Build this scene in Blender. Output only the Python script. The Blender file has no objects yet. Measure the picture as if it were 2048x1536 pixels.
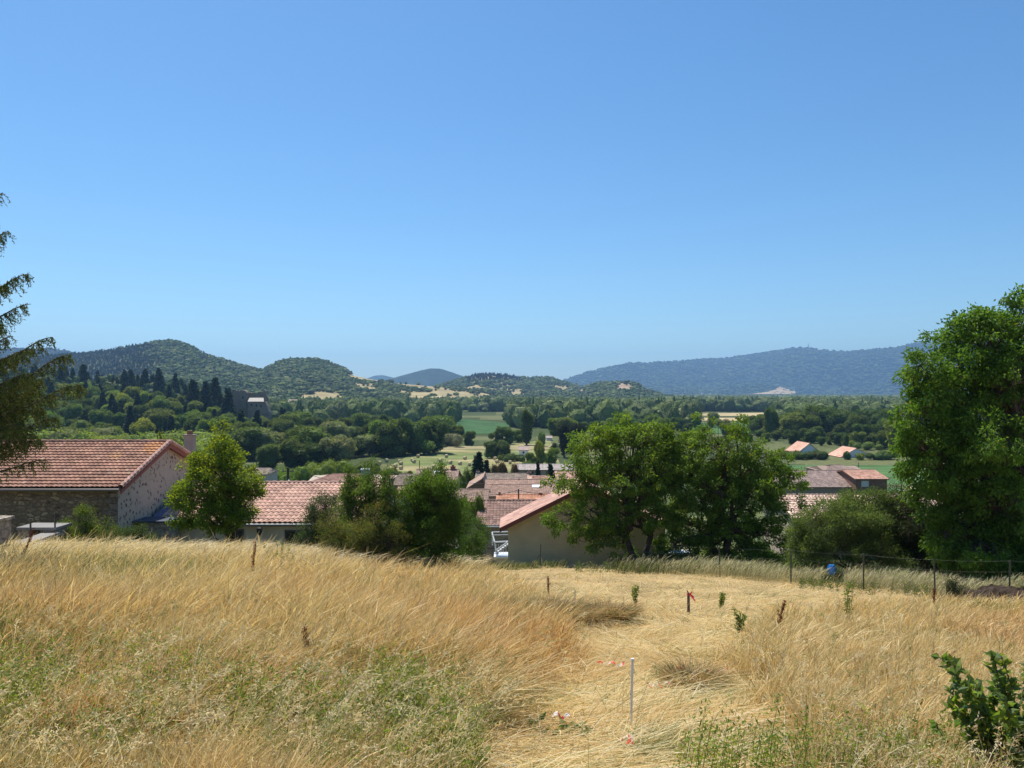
import bpy, math
import numpy as np
R = math.radians
HAZE = 0.00009
C = bpy.context.scene.collection
SC = bpy.context.scene

# ------------------------------------------------------------------ camera, sky, sun, exposure
HOR, FPX = 785.0, 1538.0          # horizon row and focal length of the photograph, in its pixels
cam_d = bpy.data.cameras.new('camera'); cam = bpy.data.objects.new('camera', cam_d); C.objects.link(cam)
cam_d.sensor_width = 36.0; cam_d.lens = 36.0*FPX/2048.0; cam_d.shift_y = (HOR-768)/2048.0
cam_d.clip_start = 0.1; cam_d.clip_end = 40000
cam.location = (0, 0, 0); cam.rotation_euler = (R(90), 0, 0)
SC.camera = cam
SUN_EL, SUN_AZ = R(64), R(-32)    # azimuth measured from the view axis (+Y), towards +X
w = bpy.data.worlds.new('World'); SC.world = w; w.use_nodes = True
nt = w.node_tree; bg = nt.nodes['Background']
sky = nt.nodes.new('ShaderNodeTexSky'); sky.sky_type = 'NISHITA'; sky.sun_disc = False
sky.sun_elevation = SUN_EL; sky.sun_rotation = SUN_AZ
sky.altitude = 500; sky.air_density = 1.0; sky.dust_density = 0.55; sky.ozone_density = 1.9
hsv = nt.nodes.new('ShaderNodeHueSaturation'); hsv.inputs['Saturation'].default_value = 1.22; hsv.inputs['Hue'].default_value = .5
nt.links.new(sky.outputs[0], hsv.inputs['Color']); tin = nt.nodes.new('ShaderNodeVectorMath'); tin.operation = 'MULTIPLY'; tin.inputs[1].default_value = (.81, .975, 1.02)
nt.links.new(hsv.outputs[0], tin.inputs[0]); nt.links.new(tin.outputs[0], bg.inputs[0]); bg.inputs[1].default_value = 0.095
sl = bpy.data.lights.new('sun', 'SUN'); sl.energy = 4.4; sl.angle = R(0.5); sl.color = (1.0, 0.94, 0.84)
so = bpy.data.objects.new('sun', sl); C.objects.link(so)
so.rotation_euler = (R(90)-SUN_EL, 0, R(180)-SUN_AZ)
so.rotation_euler = (-(R(90)-SUN_EL), 0, -SUN_AZ)
SC.view_settings.view_transform = 'Standard'; SC.view_settings.look = 'None'
SC.view_settings.exposure = 0.56; SC.view_settings.gamma = 1.0
SC.render.engine = 'CYCLES'
SC.cycles.volume_bounces = 0; SC.cycles.max_bounces = 6; SC.cycles.transparent_max_bounces = 4
SC.cycles.diffuse_bounces = 4; SC.cycles.transmission_bounces = 3; SC.cycles.glossy_bounces = 2

def W(px, row, D):                 # the point seen at a pixel of the photo, D metres ahead
    return np.array([(px-1024.0)/FPX*D, D, -(row-HOR)/FPX*D])
def pxof(x, y): return 1024 + FPX*x/np.maximum(y, .1)
def rowof(z, y): return HOR - FPX*z/np.maximum(y, .1)

# ------------------------------------------------------------------ noise
def _h(i, j, s):
    n = (i.astype(np.int64)*374761393 + j.astype(np.int64)*668265263 + s*974711) & 0x7fffffff
    n = ((n ^ (n >> 13))*1274126177) & 0x7fffffff
    return ((n ^ (n >> 16)) & 0xffff)/65535.0
def vn(x, y, s=0):
    x = np.asarray(x, float); y = np.asarray(y, float)
    i = np.floor(x); j = np.floor(y); f = x-i; g = y-j
    f = f*f*(3-2*f); g = g*g*(3-2*g); i = i.astype(np.int64); j = j.astype(np.int64)
    return (_h(i, j, s)*(1-f)+_h(i+1, j, s)*f)*(1-g)+(_h(i, j+1, s)*(1-f)+_h(i+1, j+1, s)*f)*g
def fbm(x, y, s=0, o=4):
    t = 0; a = .5; n = 0
    for k in range(o):
        t = t+a*vn(x*2**k, y*2**k, s+k); n += a; a *= .5
    return t/n
def smooth(a, b, x):
    t = np.clip((np.asarray(x, float)-a)/(b-a), 0, 1); return t*t*(3-2*t)

# ------------------------------------------------------------------ mesh builder
class M:
    def __init__(s): s.v = []; s.f = []; s.c = []; s.m = []; s.n = 0
    def add(s, v, f, c=(.5, .5, .5), mi=0):
        v = np.asarray(v, np.float32).reshape(-1, 3); f = np.asarray(f, np.int64)
        c = np.asarray(c, np.float32)
        if c.ndim == 1: c = np.tile(c, (len(f), 1))
        s.v.append(v); s.f.append(f+s.n); s.c.append(c); s.m.append(np.full(len(f), mi, np.int32)); s.n += len(v)
        return s
    def box(s, c, d, col=(.5, .5, .5), mi=0, rz=0.0, top=1.0):
        x, y, z = d[0]/2, d[1]/2, d[2]/2
        v = np.array([[-x, -y, -z], [x, -y, -z], [x, y, -z], [-x, y, -z], [-x*top, -y*top, z], [x*top, -y*top, z], [x*top, y*top, z], [-x*top, y*top, z]])
        cs, sn = math.cos(rz), math.sin(rz); u = v.copy(); u[:, 0] = v[:, 0]*cs-v[:, 1]*sn; u[:, 1] = v[:, 0]*sn+v[:, 1]*cs
        s.add(u+np.array(c), [[0, 3, 2, 1], [4, 5, 6, 7], [0, 1, 5, 4], [1, 2, 6, 5], [2, 3, 7, 6], [3, 0, 4, 7]], col, mi); return s
    def tube(s, p, r, n=6, col=(.1, .08, .06), mi=0, cap=True):
        p = np.asarray(p, float); k = len(p); r = np.broadcast_to(np.asarray(r, float), (k,))
        t = np.gradient(p, axis=0); t /= np.linalg.norm(t, axis=1)[:, None]+1e-9
        ref = np.where(np.abs(t[:, 2:3]) > .9, np.array([[1., 0, 0]]), np.array([[0, 0, 1.]]))
        a = np.cross(t, ref); a /= np.linalg.norm(a, axis=1)[:, None]+1e-9; b = np.cross(t, a)
        th = np.arange(n)*2*math.pi/n
        v = p[:, None]+r[:, None, None]*(np.cos(th)[None, :, None]*a[:, None]+np.sin(th)[None, :, None]*b[:, None])
        i = np.arange(k-1)[:, None]*n; j = np.arange(n)[None]; j2 = (j+1) % n
        f = np.stack([i+j, i+j2, i+n+j2, i+n+j], -1).reshape(-1, 4)
        s.add(v.reshape(-1, 3), f, col, mi)
        if cap:
            s.add(v[-1], [list(range(n))] if n in (3, 4) else [[0, q, q+1] for q in range(1, n-1)], col, mi)
        return s
    def build(s, name, mats, parent=None, smooth_=False, loc=None):
        me = bpy.data.meshes.new(name); V = np.concatenate(s.v)
        if loc is not None: V = V-np.asarray(loc, np.float32)
        me.vertices.add(len(V)); me.vertices.foreach_set('co', V.ravel())
        fl = np.concatenate([f.ravel() for f in s.f]); cnt = np.concatenate([np.full(len(f), f.shape[1], np.int32) for f in s.f])
        st = np.concatenate([[0], np.cumsum(cnt)[:-1]]).astype(np.int32)
        me.loops.add(len(fl)); me.loops.foreach_set('vertex_index', fl.astype(np.int32))
        me.polygons.add(len(cnt)); me.polygons.foreach_set('loop_start', st)
        me.polygons.foreach_set('material_index', np.concatenate(s.m))
        if smooth_: me.polygons.foreach_set('use_smooth', np.ones(len(cnt), bool))
        else: me.polygons.foreach_set('use_smooth', np.zeros(len(cnt), bool))
        me.update(calc_edges=True)
        cc = np.concatenate(s.c); cc = np.concatenate([cc, np.ones((len(cc), 1), np.float32)], 1)
        at = me.attributes.new('col', 'FLOAT_COLOR', 'FACE'); at.data.foreach_set('color', cc.ravel().astype(np.float32))
        for m in (mats if isinstance(mats, (list, tuple)) else [mats]): me.materials.append(m)
        o = bpy.data.objects.new(name, me); C.objects.link(o)
        if parent: o.parent = parent
        elif loc is not None: o.location = tuple(float(q) for q in loc)
        return o
def tag(o, label=None, cat=None, group=None, kind=None):
    if label: o['label'] = label
    if cat: o['category'] = cat
    if group: o['group'] = group
    if kind: o['kind'] = kind
    return o
def empty(name, loc, label, cat, group=None):
    o = bpy.data.objects.new(name, None); C.objects.link(o); o.location = tuple(float(q) for q in loc)
    o.empty_display_size = .2
    return tag(o, label, cat, group)
def part(m, name, mats, root, smooth_=False, label=None):
    """build a mesh given in world coordinates as a child of root (an unrotated Empty)"""
    o = m.build(name, mats, root, smooth_, loc=np.array(root.location) if root.type == 'EMPTY' else np.array(root.parent.location))
    if label: o['label'] = label
    return o

# ------------------------------------------------------------------ materials
def mat(name, rough=.8, translucent=0.0, bump=0, bscale=20, noise=0.0, nscale=3.0, spec=.2, metal=0, col=None, detail=6, facecol=True, tint=None):
    m = bpy.data.materials.new(name); m.use_nodes = True; t = m.node_tree; N = t.nodes; L = t.links
    b = N['Principled BSDF']; out = N['Material Output']
    b.inputs['Roughness'].default_value = rough; b.inputs['Specular IOR Level'].default_value = spec; b.inputs['Metallic'].default_value = metal
    if col is None:
        a = N.new('ShaderNodeAttribute'); a.attribute_name = 'col'; src = a.outputs['Color']
    else:
        a = N.new('ShaderNodeRGB'); a.outputs[0].default_value = (*col, 1); src = a.outputs[0]
    if noise:
        tc = N.new('ShaderNodeTexCoord'); nz = N.new('ShaderNodeTexNoise'); nz.inputs['Scale'].default_value = nscale; nz.inputs['Detail'].default_value = detail
        L.new(tc.outputs['Object'], nz.inputs['Vector'])
        mr = N.new('ShaderNodeMapRange'); mr.inputs[1].default_value = .3; mr.inputs[2].default_value = .7; mr.inputs[3].default_value = 1-noise; mr.inputs[4].default_value = 1+noise
        L.new(nz.outputs['Fac'], mr.inputs[0])
        mx = N.new('ShaderNodeVectorMath'); mx.operation = 'SCALE'; L.new(src, mx.inputs[0]); L.new(mr.outputs[0], mx.inputs['Scale']); src = mx.outputs[0]
    L.new(src, b.inputs['Base Color'])
    if bump:
        tc = N.new('ShaderNodeTexCoord'); nz = N.new('ShaderNodeTexNoise'); nz.inputs['Scale'].default_value = bscale; nz.inputs['Detail'].default_value = 8
        L.new(tc.outputs['Object'], nz.inputs['Vector'])
        bp = N.new('ShaderNodeBump'); bp.inputs['Strength'].default_value = min(1, bump); bp.inputs['Distance'].default_value = .05
        L.new(nz.outputs['Fac'], bp.inputs['Height']); L.new(bp.outputs[0], b.inputs['Normal'])
    if translucent:
        tr = N.new('ShaderNodeBsdfTranslucent'); ms = N.new('ShaderNodeMixShader'); ms.inputs[0].default_value = translucent
        if tint:
            v = N.new('ShaderNodeVectorMath'); v.operation = 'MULTIPLY'; v.inputs[1].default_value = tint; L.new(src, v.inputs[0]); L.new(v.outputs[0], tr.inputs['Color'])
        else: L.new(src, tr.inputs['Color'])
        L.new(b.outputs[0], ms.inputs[1]); L.new(tr.outputs[0], ms.inputs[2]); L.new(ms.outputs[0], out.inputs['Surface'])
    return m
LEAF = mat('leaf', .6, .55, spec=.3, tint=(1.3, 1.25, .5))
FARLEAF = mat('far_leaf', .75, .25, spec=.1)
NEEDLE = mat('needle', .7, .18, spec=.1, tint=(1.3, 1.2, .5))
GRASS = mat('dry_grass', .6, .48, spec=.15, tint=(1.1, 1.0, .75))
BARK = mat('bark', .9, bump=.6, bscale=14, noise=.35, nscale=9)
TILE = mat('roof_tile', .85, bump=.3, bscale=30, noise=.25, nscale=1.5)
PLAIN = mat('painted', .7, noise=.06, nscale=2)
METAL = mat('painted_metal', .4, spec=.5, noise=.05)
RENDERW = mat('wall_render', .9, bump=.3, bscale=40, noise=.10, nscale=1.2)
WOOD = mat('old_wood', .85, noise=.3, nscale=8, bump=.3)
TAPE = mat('plastic_tape', .4, .3)
GLASS = mat('dark_glass', .12, spec=.6)

def stone_mat(name, cols, mortar, scale=(2.2, 2.2, 5), gap=.06):
    m = bpy.data.materials.new(name); m.use_nodes = True; t = m.node_tree; N = t.nodes; L = t.links; b = N['Principled BSDF']
    b.inputs['Roughness'].default_value = .9; b.inputs['Specular IOR Level'].default_value = .15
    tc = N.new('ShaderNodeTexCoord'); mp = N.new('ShaderNodeMapping'); mp.inputs['Scale'].default_value = scale
    L.new(tc.outputs['Object'], mp.inputs[0])
    wz = N.new('ShaderNodeTexNoise'); wz.inputs['Scale'].default_value = 2.5
    L.new(mp.outputs[0], wz.inputs['Vector'])
    ad = N.new('ShaderNodeMixRGB'); ad.blend_type = 'ADD'; ad.inputs[0].default_value = .35; L.new(mp.outputs[0], ad.inputs[1]); L.new(wz.outputs['Color'], ad.inputs[2])
    v1 = N.new('ShaderNodeTexVoronoi'); v1.inputs['Scale'].default_value = 1; L.new(ad.outputs[0], v1.inputs['Vector'])
    v2 = N.new('ShaderNodeTexVoronoi'); v2.feature = 'DISTANCE_TO_EDGE'; v2.inputs['Scale'].default_value = 1; L.new(ad.outputs[0], v2.inputs['Vector'])
    cr = N.new('ShaderNodeValToRGB'); el = cr.color_ramp.elements
    while len(el) < len(cols): el.new(.5)
    for i, c in enumerate(cols): el[i].position = i/(len(cols)-1); el[i].color = (*c, 1)
    sp = N.new('ShaderNodeSeparateColor'); L.new(v1.outputs['Color'], sp.inputs[0]); L.new(sp.outputs[0], cr.inputs[0])
    mr = N.new('ShaderNodeMapRange'); mr.inputs[1].default_value = gap*.4; mr.inputs[2].default_value = gap; L.new(v2.outputs[0], mr.inputs[0])
    mx = N.new('ShaderNodeMixRGB'); mx.inputs[1].default_value = (*mortar, 1); L.new(cr.outputs[0], mx.inputs[2]); L.new(mr.outputs[0], mx.inputs[0])
    nz = N.new('ShaderNodeTexNoise'); nz.inputs['Scale'].default_value = 9; nz.inputs['Detail'].default_value = 8; L.new(tc.outputs['Object'], nz.inputs['Vector'])
    m2 = N.new('ShaderNodeMixRGB'); m2.blend_type = 'OVERLAY'; m2.inputs[0].default_value = .7; L.new(mx.outputs[0], m2.inputs[1]); L.new(nz.outputs['Fac'], m2.inputs[2])
    L.new(m2.outputs[0], b.inputs['Base Color'])
    bp = N.new('ShaderNodeBump'); bp.inputs['Strength'].default_value = .9; bp.inputs['Distance'].default_value = .04; L.new(mr.outputs[0], bp.inputs['Height']); L.new(bp.outputs[0], b.inputs['Normal'])
    return m
STONE = stone_mat('rubble_stone', [(.11, .07, .045), (.36, .23, .14), (.22, .14, .09), (.48, .33, .20), (.15, .10, .07)], (.21, .145, .095), (2.6, 2.6, 5.5), .12)
STONE2 = stone_mat('grey_stone', [(.17, .14, .115), (.38, .32, .26), (.27, .22, .18), (.46, .39, .31)], (.31, .26, .20), (3, 3, 6), .1)
def plaster_mat():
    m = bpy.data.materials.new('worn_plaster'); m.use_nodes = True; t = m.node_tree; N = t.nodes; L = t.links; b = N['Principled BSDF']
    b.inputs['Roughness'].default_value = .95; b.inputs['Specular IOR Level'].default_value = .1
    tc = N.new('ShaderNodeTexCoord')
    mp = N.new('ShaderNodeMapping'); mp.inputs['Scale'].default_value = (1, 1, .8); L.new(tc.outputs['Object'], mp.inputs[0])
    wz = N.new('ShaderNodeTexNoise'); wz.inputs['Scale'].default_value = 3; L.new(mp.outputs[0], wz.inputs['Vector'])
    ad = N.new('ShaderNodeMixRGB'); ad.blend_type = 'ADD'; ad.inputs[0].default_value = .3; L.new(mp.outputs[0], ad.inputs[1]); L.new(wz.outputs['Color'], ad.inputs[2])
    vo = N.new('ShaderNodeTexVoronoi'); vo.inputs['Scale'].default_value = 4.6; L.new(ad.outputs[0], vo.inputs['Vector'])
    mr = N.new('ShaderNodeMapRange'); mr.inputs[1].default_value = .24; mr.inputs[2].default_value = .34; L.new(vo.outputs['Distance'], mr.inputs[0])
    n2 = N.new('ShaderNodeTexNoise'); n2.inputs['Scale'].default_value = .8; n2.inputs['Detail'].default_value = 5; L.new(tc.outputs['Object'], n2.inputs['Vector'])
    m3 = N.new('ShaderNodeMapRange'); m3.inputs[1].default_value = .50; m3.inputs[2].default_value = .66; L.new(n2.outputs['Fac'], m3.inputs[0])
    mxx = N.new('ShaderNodeMath'); mxx.operation = 'MAXIMUM'; L.new(mr.outputs[0], mxx.inputs[0]); L.new(m3.outputs[0], mxx.inputs[1])
    cr = N.new('ShaderNodeValToRGB'); cr.color_ramp.elements[0].color = (.40, .33, .25, 1); cr.color_ramp.elements[1].color = (.57, .475, .365, 1)
    n3 = N.new('ShaderNodeTexNoise'); n3.inputs['Scale'].default_value = 5; n3.inputs['Detail'].default_value = 10; L.new(tc.outputs['Object'], n3.inputs['Vector']); L.new(n3.outputs['Fac'], cr.inputs[0])
    mx = N.new('ShaderNodeMixRGB'); mx.inputs[1].default_value = (.14, .11, .085, 1); L.new(mxx.outputs[0], mx.inputs[0]); L.new(cr.outputs[0], mx.inputs[2])
    L.new(mx.outputs[0], b.inputs['Base Color'])
    bp = N.new('ShaderNodeBump'); bp.inputs['Strength'].default_value = .8; bp.inputs['Distance'].default_value = .03; L.new(mxx.outputs[0], bp.inputs['Height']); L.new(bp.outputs[0], b.inputs['Normal'])
    return m
PLASTER = plaster_mat()

# ------------------------------------------------------------------ terrain
DE = ([-400, 0, 300, 600, 800, 950, 1100, 1300, 1600, 2048, 2500], [21, 21, 21.5, 24, 27, 33, 38, 37, 33, 28, 26])
def ground(x, y):
    x = np.asarray(x, float); y = np.asarray(y, float)
    u = x/(np.maximum(y, 0)+4)
    s = np.interp(u, [-.7, -.45, -.3, -.12, 0, .1, .25, .5, .8], [.145, .145, .15, .172, .187, .187, .19, .207, .207])
    mead = -(1.6+s*y)+.10*(fbm(x*.35, y*.35, 5)-.5)
    de = np.interp(pxof(x, np.maximum(y, 4)), *DE)
    v = np.interp(y, [-50, 0, 30, 45, 60, 100, 150, 200, 240, 5000], [-8, -8.2, -9, -11, -13.5, -18.5, -22.5, -26.5, -29.5, -30.3])
    w_ = smooth(0, 13, y-de)
    far = smooth(14, 60, np.abs(x)-.75*y)*smooth(-10, 30, y)
    return mead*(1-w_)+v*w_
def on(px, D, dz=0):
    x = (px-1024.0)/FPX*D; return np.array([x, D, float(ground(x, D))+dz])
def hit(px, row):
    D = np.concatenate([np.arange(3, 60, .05), np.arange(60, 1200, .5), np.arange(1200, 9000, 10)])
    z = ground((px-1024)/FPX*D, D); r = rowof(z, D)
    if row > 900: ok = np.where(r <= row)[0]
    else: ok = np.where((r <= row) & (D > 60))[0]
    k = ok[0] if len(ok) else -1
    return on(px, D[k])

gm = M()
ys = np.concatenate([np.arange(-14, 50, .4), np.arange(50, 120, 2), np.geomspace(120, 14300, 60)])
us = np.linspace(-1.12, 1.12, 221)
Y, U = np.meshgrid(ys, us, indexing='ij'); X = U*(np.maximum(Y, -14)+22)
Z = ground(X, Y)
nu = len(us); i = np.arange(len(ys)-1)[:, None]*nu; j = np.arange(nu-1)[None]
F = np.stack([i+j, i+j+1, i+nu+j+1, i+nu+j], -1).reshape(-1, 4)
V = np.stack([X, Y, Z], -1).reshape(-1, 3)
cx = V[F].mean(1)
n1 = fbm(cx[:, 0]*.02, cx[:, 1]*.02, 11)[:, None]; n2 = fbm(cx[:, 0]*.8, cx[:, 1]*.8, 12)[:, None]
near = np.array([.33, .24, .12])*(.75+.5*n2)
valley = np.array([.06, .08, .03])*(1-smooth(.45, .6, n1))+np.array([.13, .14, .06])*smooth(.45, .6, n1)
wv = smooth(0, 6, cx[:, 1]-np.interp(pxof(cx[:, 0], np.maximum(cx[:, 1], 4)), *DE))[:, None]
gcol = near*(1-wv)+valley*wv
GROUND = mat('soil_and_stubble', .95, bump=.5, bscale=6, noise=.25, nscale=.6, spec=.05)
gm.add(V, F, gcol); gobj = gm.build('ground', GROUND, smooth_=True); tag(gobj, kind='structure')

def drape(name, corners, col, dz=.12, n=(24, 10), mat_=None, jitter=.15, kind='structure', stripes=0, world=False):
    """a field laid over the ground; corners = near-left, near-right, far-right, far-left"""
    P = [np.array(c, float) for c in corners] if world else [hit(*c) for c in corners]
    a = np.linspace(0, 1, n[0]+1)[None, :, None]; b = np.linspace(0, 1, n[1]+1)[:, None, None]
    p = (P[0]*(1-a)+P[1]*a)*(1-b)+(P[3]*(1-a)+P[2]*a)*b
    p[..., 2] = ground(p[..., 0], p[..., 1])+dz
    k = n[0]+1; i = np.arange(n[1])[:, None]*k; j = np.arange(n[0])[None]
    F = np.stack([i+j, i+j+1, i+k+j+1, i+k+j], -1).reshape(-1, 4); V = p.reshape(-1, 3); c = V[F].mean(1)
    nn = fbm(c[:, 0]*.06, c[:, 1]*.06, 31)[:, None]
    col = np.asarray(col, float)
    if col.ndim == 2: cc = col[0]*(1-smooth(.46, .66, nn))+col[1]*smooth(.46, .66, nn)
    else: cc = col*(1+jitter*(nn-.5)*2)
    if stripes:
        cc = cc*(1+.12*np.sin(np.arange(n[1]).repeat(n[0])*stripes))[:, None]
    m = M().add(V, F, cc); return tag(m.build(name, mat_ or FIELD), kind=kind)
FIELD = mat('field', .95, bump=.6, bscale=1.5, noise=.28, nscale=.07, spec=.05)
# ------------------------------------------------------------------ hills
HILLM = mat('hill_meadow', .95, noise=.25, nscale=.02, spec=.05)
FOREST_FAR = mat('distant_forest', .95, noise=.35, nscale=.012, spec=.03, detail=12)
rg = np.random.default_rng(7)
def ico():
    t = (1+5**.5)/2
    v = np.array([[-1, t, 0], [1, t, 0], [-1, -t, 0], [1, -t, 0], [0, -1, t], [0, 1, t], [0, -1, -t], [0, 1, -t], [t, 0, -1], [t, 0, 1], [-t, 0, -1], [-t, 0, 1]], float)
    f = [[0, 11, 5], [0, 5, 1], [0, 1, 7], [0, 7, 10], [0, 10, 11], [1, 5, 9], [5, 11, 4], [11, 10, 2], [10, 7, 6], [7, 1, 8], [3, 9, 4], [3, 4, 2], [3, 2, 6], [3, 6, 8], [3, 8, 9], [4, 9, 5], [2, 4, 11], [6, 2, 10], [8, 6, 7], [9, 8, 1]]
    v /= np.linalg.norm(v[0]); v = v.tolist(); out = []; cache = {}
    def mid(a, b):
        k = (min(a, b), max(a, b))
        if k not in cache:
            m = (np.array(v[a])+np.array(v[b]))/2; v.append((m/np.linalg.norm(m)).tolist()); cache[k] = len(v)-1
        return cache[k]
    for a, b, c in f:
        x, y, z = mid(a, b), mid(b, c), mid(c, a); out += [[a, x, z], [b, y, x], [c, z, y], [x, y, z]]
    return np.array(v), np.array(out)
ICO_V, ICO_F = ico()
def blobs(pos, rad, hgt, col, conifer=None, ncard=0, cs=2.0, jt=.45):
    """one mesh holding many low crowns (forest mass); pos (N,3) base points"""
    m = M(); N = len(pos)
    con = np.zeros(N, bool) if conifer is None else conifer
    P = pos[~con]; r = rad[~con]; h = hgt[~con]; c = col[~con]; n = len(P)
    if n:
        jit = 1+jt*(rg.random((n, len(ICO_V), 1))-.5)
        v = ICO_V[None]*jit*np.stack([r, r, h*.55], -1)[:, None]; v[..., 2] += (h*.5)[:, None]
        f = ICO_F[None]+(np.arange(n)*len(ICO_V))[:, None, None]
        cc = np.repeat(c, len(ICO_F), 0)*(.8+.4*rg.random((n*len(ICO_F), 1)))
        m.add((v+P[:, None]).reshape(-1, 3), f.reshape(-1, 3), cc)
        if ncard:
            q = n*ncard; ix = np.repeat(np.arange(n), ncard); d = rg.normal(0, 1, (q, 3)); d[:, 2] = np.abs(d[:, 2])*.9-.1; d /= np.linalg.norm(d, axis=1, keepdims=True)
            a = P[ix]+d*np.stack([r[ix], r[ix], h[ix]*.55], -1)*(.92+.22*rg.random((q, 1))); a[:, 2] += h[ix]*.5
            t1 = rg.normal(0, 1, (q, 3)); t1 /= np.linalg.norm(t1, axis=1, keepdims=True); t2 = np.cross(t1, d+.3*rg.normal(0, 1, (q, 3))); t2 /= np.linalg.norm(t2, axis=1, keepdims=True)+1e-6
            s = cs*(.5+rg.random((q, 1))); vv = np.stack([a-t1*s*.6, a+t2*s*.4, a+t1*s*.6, a-t2*s*.4], 1)
            m.add(vv.reshape(-1, 3), np.arange(q*4).reshape(-1, 4), c[ix]*(.7+.7*rg.random((q, 1))))
    P = pos[con]; r = rad[con]*.62; h = hgt[con]*1.25; c = col[con]; n = len(P)
    if n:
        k = 7; th = np.arange(k)*2*math.pi/k
        rings = [(.0, .15), (1.0, .12), (.62, .42), (.78, .40), (.34, .72), (.42, .70), (.0, 1.0)]
        v = np.zeros((n, len(rings)*k, 3))
        for q, (rr, zz) in enumerate(rings):
            a = rr*(.8+.4*rg.random((n, k)))
            v[:, q*k:(q+1)*k, 0] = a*np.cos(th); v[:, q*k:(q+1)*k, 1] = a*np.sin(th); v[:, q*k:(q+1)*k, 2] = zz
        v *= np.stack([r, r, h], -1)[:, None]
        j = np.arange(k); f = np.concatenate([np.stack([q*k+j, q*k+(j+1) % k, (q+1)*k+(j+1) % k, (q+1)*k+j], -1) for q in range(len(rings)-1)])
        F = f[None]+(np.arange(n)*len(rings)*k)[:, None, None]
        m.add((v+P[:, None]).reshape(-1, 3), F.reshape(-1, 4), np.repeat(c, len(f), 0)*(.8+.4*rg.random((n*len(f), 1))))
    return m
GREENS = np.array([[.105, .145, .042], [.135, .175, .045], [.09, .125, .04], [.165, .19, .06], [.08, .11, .042]])
class Hill:
    def __init__(s, name, prof, Df, Dr, zb=-31, p=1.25, gul=.12, ns=300., seed=1):
        s.name = name; s.px = np.array([q[0] for q in prof], float); s.row = np.array([q[1] for q in prof], float)
        s.Df, s.Dr, s.zb, s.p, s.gul, s.ns, s.seed = Df, Dr, zb, p, gul, ns, seed
    def at(s, px, t):
        px = np.asarray(px, float); t = np.asarray(t, float)
        Dr = s.Dr*(1+.05*np.sin(px*.011+s.seed)); D = s.Df+(Dr-s.Df)*t
        row = np.interp(px, s.px, s.row)
        zr = -(row-HOR)/FPX*Dr
        x = (px-1024)/FPX*np.where(t > 1, Dr+(D-Dr)*.3, D)
        up = np.clip(t, 0, 1)**s.p; dn = np.clip((t-1)/.6, 0, 1)
        g = (fbm(x/s.ns, D/s.ns, s.seed*13, 5)-.5)
        sh = up*(1-smooth(0, 1, dn)) + s.gul*g*4*np.clip(t*(1-t), 0, .25)*(t < 1)
        z = s.zb+(zr-s.zb)*sh
        # fine crest texture
        z = z+(zr-s.zb)*.012*(fbm(x/(s.ns*.12), D/(s.ns*.12), s.seed+3, 4)-.5)*up
        return np.stack([x, D, np.maximum(z, s.zb-.0)], -1)
    def mesh(s, col, m=None, nx=260, nt_=60, colf=None):
        a = np.linspace(s.px[0], s.px[-1], nx); t = np.concatenate([np.linspace(0, 1, nt_), np.linspace(1.03, 1.6, 12)])
        T, A = np.meshgrid(t, a, indexing='ij'); V = s.at(A, T).reshape(-1, 3)
        i = np.arange(len(t)-1)[:, None]*nx; j = np.arange(nx-1)[None]; F = np.stack([i+j, i+j+1, i+nx+j+1, i+nx+j], -1).reshape(-1, 4)
        c = V[F].mean(1); col = np.asarray(col, float)
        if colf is not None: cc = colf(c)
        else:
            n = fbm(c[:, 0]/60, c[:, 1]/60, s.seed+5)[:, None]; cc = col*(.8+.4*n)
        V[:, 2] -= .6
        o = M().add(V, F, cc).build(s.name, m or HILLM, smooth_=True); return tag(o, kind='structure')
    def forest(s, spacing, rad, hgt, label_, masks=(), ncard=10, cols=GREENS, conf=None, prob=None, tmax=1.04, name='forest_canopy', invert=False):
        A = []; Ts = []
        for t in np.arange(0.02, tmax, spacing/(s.Dr-s.Df)):
            D = s.Df+(s.Dr-s.Df)*t; st = spacing/D*FPX
            a = np.arange(s.px[0], s.px[-1], st); a = a+(rg.random(len(a))-.5)*st*.9; A.append(a); Ts.append(t+(rg.random(len(a))-.5)*.9*spacing/(s.Dr-s.Df))
        a = np.concatenate(A); t = np.concatenate(Ts); P = s.at(a, t)
        row = rowof(P[:, 2], P[:, 1]); px = pxof(P[:, 0], P[:, 1])
        keep = P[:, 2] > s.zb+.5
        keep &= (px > -120) & (px < 2160)
        gap = np.zeros(len(P), bool)
        for (mx_, my, rx, ry) in masks:
            wob = 1+.5*(fbm(P[:, 0]/40, P[:, 1]/40, 77)-.5)
            gap |= ((px-mx_)/rx)**2+((row-my-3)/(ry+3.5))**2 < wob
        gap &= fbm(P[:, 0]/55+3, P[:, 1]/110, 79) < .60
        keep &= (~gap) | (rg.random(len(P)) < .10*(fbm(P[:, 0]/90, P[:, 1]/90, 78) > .55))
        if prob is not None: keep &= rg.random(len(P)) < prob(px, row, P)
        P = P[keep]; px = px[keep]; row = row[keep]; n = len(P)
        k = fbm(P[:, 0]/70, P[:, 1]/70, s.seed+50); ci = np.clip((k*1.6-.3+rg.normal(0, .18, n))*len(cols), 0, len(cols)-1).astype(int)
        cc = np.asarray(cols)[ci]*(.75+.5*rg.random((n, 1)))
        cf = conf(px, row, P) if conf else None
        if cf is not None: cc[cf] = np.array([.022, .038, .022])*(.8+.4*rg.random((cf.sum(), 1)))
        o = blobs(P, rad*(.5+1.2*rg.random(n)**2), hgt*(.45+1.0*rg.random(n)**1.5), cc, cf, ncard, rad*.42).build(name, FARLEAF)
        print(name, s.name, n)
        return tag(o, label_, 'forest', kind='stuff')

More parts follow.
